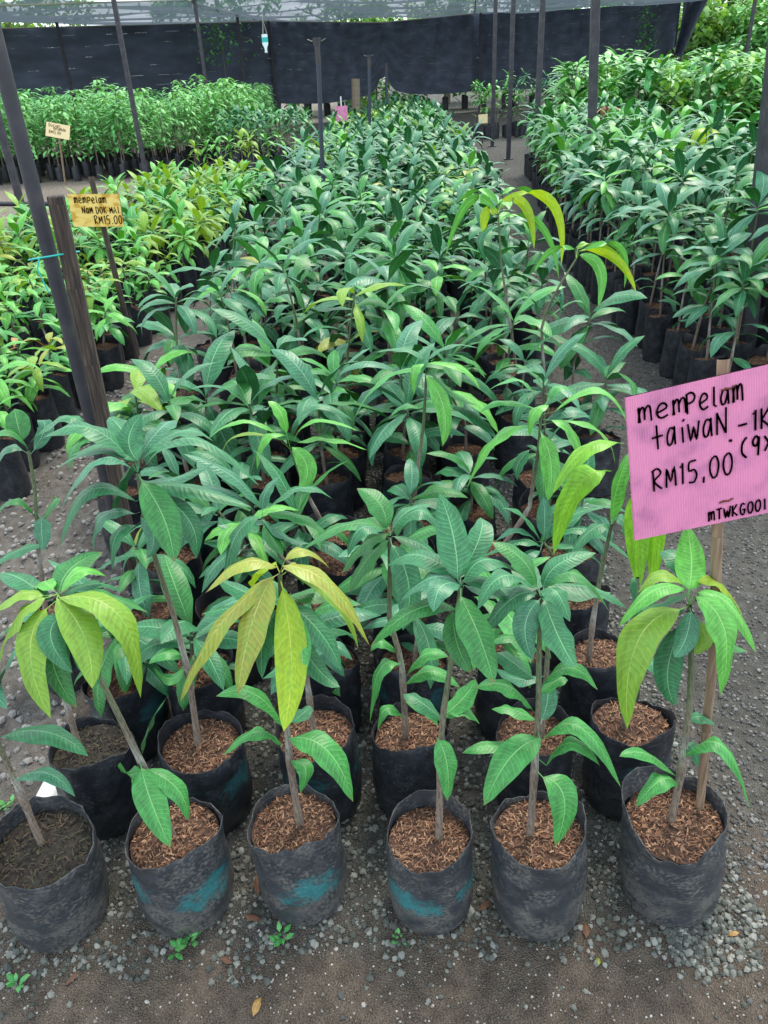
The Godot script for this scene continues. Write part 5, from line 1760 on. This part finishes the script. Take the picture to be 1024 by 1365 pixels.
		["G",0.041,0.088,0.736,-2.050,0.181,0.723,-2.040,0.233,0.658,-2.030],
		["D",0.038,0.093,0.716,-2.070,0.151,0.651,-2.060,0.225,0.606,-2.050],
		["M",0.036,0.064,0.610,-2.030,0.022,0.625,-2.025,-0.022,0.595,-2.020],
		["D",0.040,0.081,0.735,-2.080,0.028,0.765,-2.095,-0.057,0.753,-2.110],
		["D",0.040,0.090,0.735,-2.080,0.154,0.770,-2.095,0.240,0.751,-2.110]]],
	["J",0.250,-1.900,3,0,0,[0.250,0.190,-1.900,0.363,0.340,-1.900,0.380,0.528,-1.900,0.381,0.649,-1.900],[
		["G",0.056,0.380,0.587,-1.870,0.403,0.514,-1.835,0.393,0.424,-1.800],
		["G",0.054,0.342,0.608,-1.890,0.246,0.575,-1.860,0.178,0.454,-1.830],
		["G",0.041,0.396,0.667,-1.880,0.354,0.656,-1.860,0.342,0.598,-1.840],
		["G",0.047,0.407,0.620,-1.890,0.464,0.585,-1.865,0.494,0.462,-1.840],
		["G",0.040,0.422,0.632,-1.920,0.534,0.691,-1.910,0.618,0.584,-1.900],
		["G",0.036,0.436,0.601,-1.930,0.548,0.568,-1.920,0.597,0.468,-1.910],
		["M",0.047,0.372,0.659,-1.930,0.320,0.722,-1.935,0.233,0.682,-1.940],
		["M",0.045,0.406,0.649,-1.950,0.437,0.685,-1.965,0.493,0.655,-1.980],
		["M",0.034,0.373,0.637,-1.930,0.281,0.665,-1.925,0.221,0.637,-1.920],
		["D",0.040,0.350,0.539,-1.880,0.319,0.503,-1.865,0.318,0.465,-1.850]]],
	["K",0.455,-1.660,4,0,0,[0.507,0.190,-1.660,0.457,0.245,-1.660,0.392,0.331,-1.660,0.358,0.386,-1.660],[
		["D",0.043,0.359,0.390,-1.660,0.363,0.442,-1.685,0.361,0.487,-1.710],
		["D",0.038,0.350,0.391,-1.660,0.301,0.464,-1.670,0.251,0.476,-1.680],
		["D",0.040,0.371,0.388,-1.670,0.417,0.442,-1.680,0.525,0.467,-1.690],
		["D",0.043,0.366,0.376,-1.660,0.457,0.428,-1.645,0.586,0.331,-1.630],
		["D",0.036,0.342,0.386,-1.660,0.289,0.433,-1.650,0.233,0.404,-1.640],
		["D",0.041,0.347,0.385,-1.640,0.287,0.412,-1.630,0.193,0.367,-1.620],
		["D",0.041,0.367,0.386,-1.630,0.444,0.392,-1.615,0.513,0.320,-1.600],
		["D",0.040,0.343,0.383,-1.620,0.302,0.379,-1.595,0.282,0.318,-1.570]]],
	["M",0.470,-1.420,5,0,0,[0.436,0.190,-1.420,0.434,0.311,-1.420,0.439,0.438,-1.420,0.457,0.563,-1.440],[
		["G2!",0.063,0.437,0.706,-1.420,0.360,0.692,-1.380,0.313,0.557,-1.340],
		["G2",0.045,0.473,0.743,-1.470,0.385,0.745,-1.445,0.320,0.658,-1.420],
		["G2!",0.054,0.483,0.676,-1.400,0.495,0.579,-1.380,0.508,0.447,-1.360],
		["G",0.050,0.466,0.544,-1.470,0.473,0.655,-1.475,0.500,0.723,-1.480],
		["G2!",0.045,0.513,0.655,-1.420,0.542,0.577,-1.410,0.551,0.406,-1.400],
		["D",0.045,0.457,0.563,-1.440,0.411,0.567,-1.420,0.362,0.515,-1.400],
		["D",0.045,0.460,0.582,-1.440,0.486,0.567,-1.430,0.500,0.496,-1.420]]],
	["N",-0.955,-1.660,6,0,0,[-0.976,0.190,-1.660,-0.938,0.403,-1.660,-0.894,0.599,-1.660,-0.882,0.700,-1.660],[
		["D",0.059,-0.890,0.724,-1.660,-0.899,0.769,-1.680,-0.906,0.790,-1.700],
		["D",0.045,-0.873,0.719,-1.660,-0.768,0.781,-1.660,-0.729,0.722,-1.660],
		["D",0.045,-0.883,0.710,-1.660,-0.927,0.757,-1.645,-1.015,0.681,-1.630],
		["D",0.043,-0.914,0.504,-1.660,-0.944,0.578,-1.645,-1.021,0.515,-1.630],
		["D",0.049,-0.891,0.525,-1.640,-0.890,0.494,-1.620,-0.890,0.452,-1.600],
		["D",0.045,-0.913,0.493,-1.660,-0.870,0.547,-1.675,-0.860,0.549,-1.690],
		["D",0.045,-0.884,0.686,-1.690,-0.855,0.733,-1.715,-0.880,0.743,-1.740],
		["D",0.045,-0.907,0.691,-1.680,-0.947,0.698,-1.670,-1.001,0.625,-1.660],
		["D",0.047,-0.897,0.455,-1.630,-0.972,0.442,-1.620,-1.036,0.407,-1.610]]],
	["Q",0.550,-3.350,7,0,0,[0.557,0.190,-3.350,0.511,0.453,-3.350,0.463,0.712,-3.350,0.445,0.908,-3.350],[
		["G!",0.043,0.432,0.924,-3.350,0.322,0.961,-3.325,0.225,0.758,-3.300],
		["Y2!",0.046,0.447,0.905,-3.370,0.397,0.909,-3.360,0.391,0.807,-3.350],
		["Y2!",0.041,0.456,0.957,-3.350,0.550,0.936,-3.325,0.591,0.772,-3.300],
		["Y2!",0.043,0.464,0.960,-3.370,0.661,0.942,-3.350,0.714,0.690,-3.330],
		["G!",0.028,0.476,0.959,-3.410,0.654,0.950,-3.400,0.713,0.785,-3.390],
		["G!",0.035,0.452,0.937,-3.410,0.377,0.989,-3.420,0.285,0.948,-3.430],
		["G!",0.031,0.457,0.893,-3.350,0.616,0.860,-3.330,0.704,0.642,-3.310],
		["D",0.040,0.434,0.865,-3.350,0.371,0.811,-3.335,0.402,0.722,-3.320],
		["G!",0.035,0.462,0.960,-3.450,0.540,0.984,-3.470,0.639,0.947,-3.490]]],
	["R",0.620,-2.900,8,0,0,[0.612,0.190,-2.900,0.562,0.581,-2.900,0.606,0.693,-2.900,0.675,0.812,-2.900],[
		["G!",0.043,0.680,0.830,-2.880,0.753,0.780,-2.850,0.750,0.652,-2.820],
		["Y2!",0.033,0.678,0.841,-2.900,0.813,0.809,-2.885,0.899,0.687,-2.870],
		["G!",0.028,0.691,0.830,-2.930,0.831,0.842,-2.915,0.862,0.695,-2.900],
		["G!",0.028,0.666,0.847,-2.900,0.579,0.846,-2.885,0.518,0.773,-2.870],
		["L!",0.025,0.685,0.840,-2.960,0.774,0.841,-2.960,0.887,0.771,-2.960],
		["D",0.045,0.579,0.615,-2.880,0.627,0.700,-2.870,0.619,0.585,-2.860],
		["G!",0.035,0.691,0.834,-2.960,0.736,0.847,-2.980,0.786,0.814,-3.000],
		["D",0.040,0.567,0.596,-2.900,0.492,0.688,-2.885,0.409,0.597,-2.870],
		["M",0.031,0.568,0.581,-2.900,0.689,0.665,-2.885,0.720,0.583,-2.870]]],
]
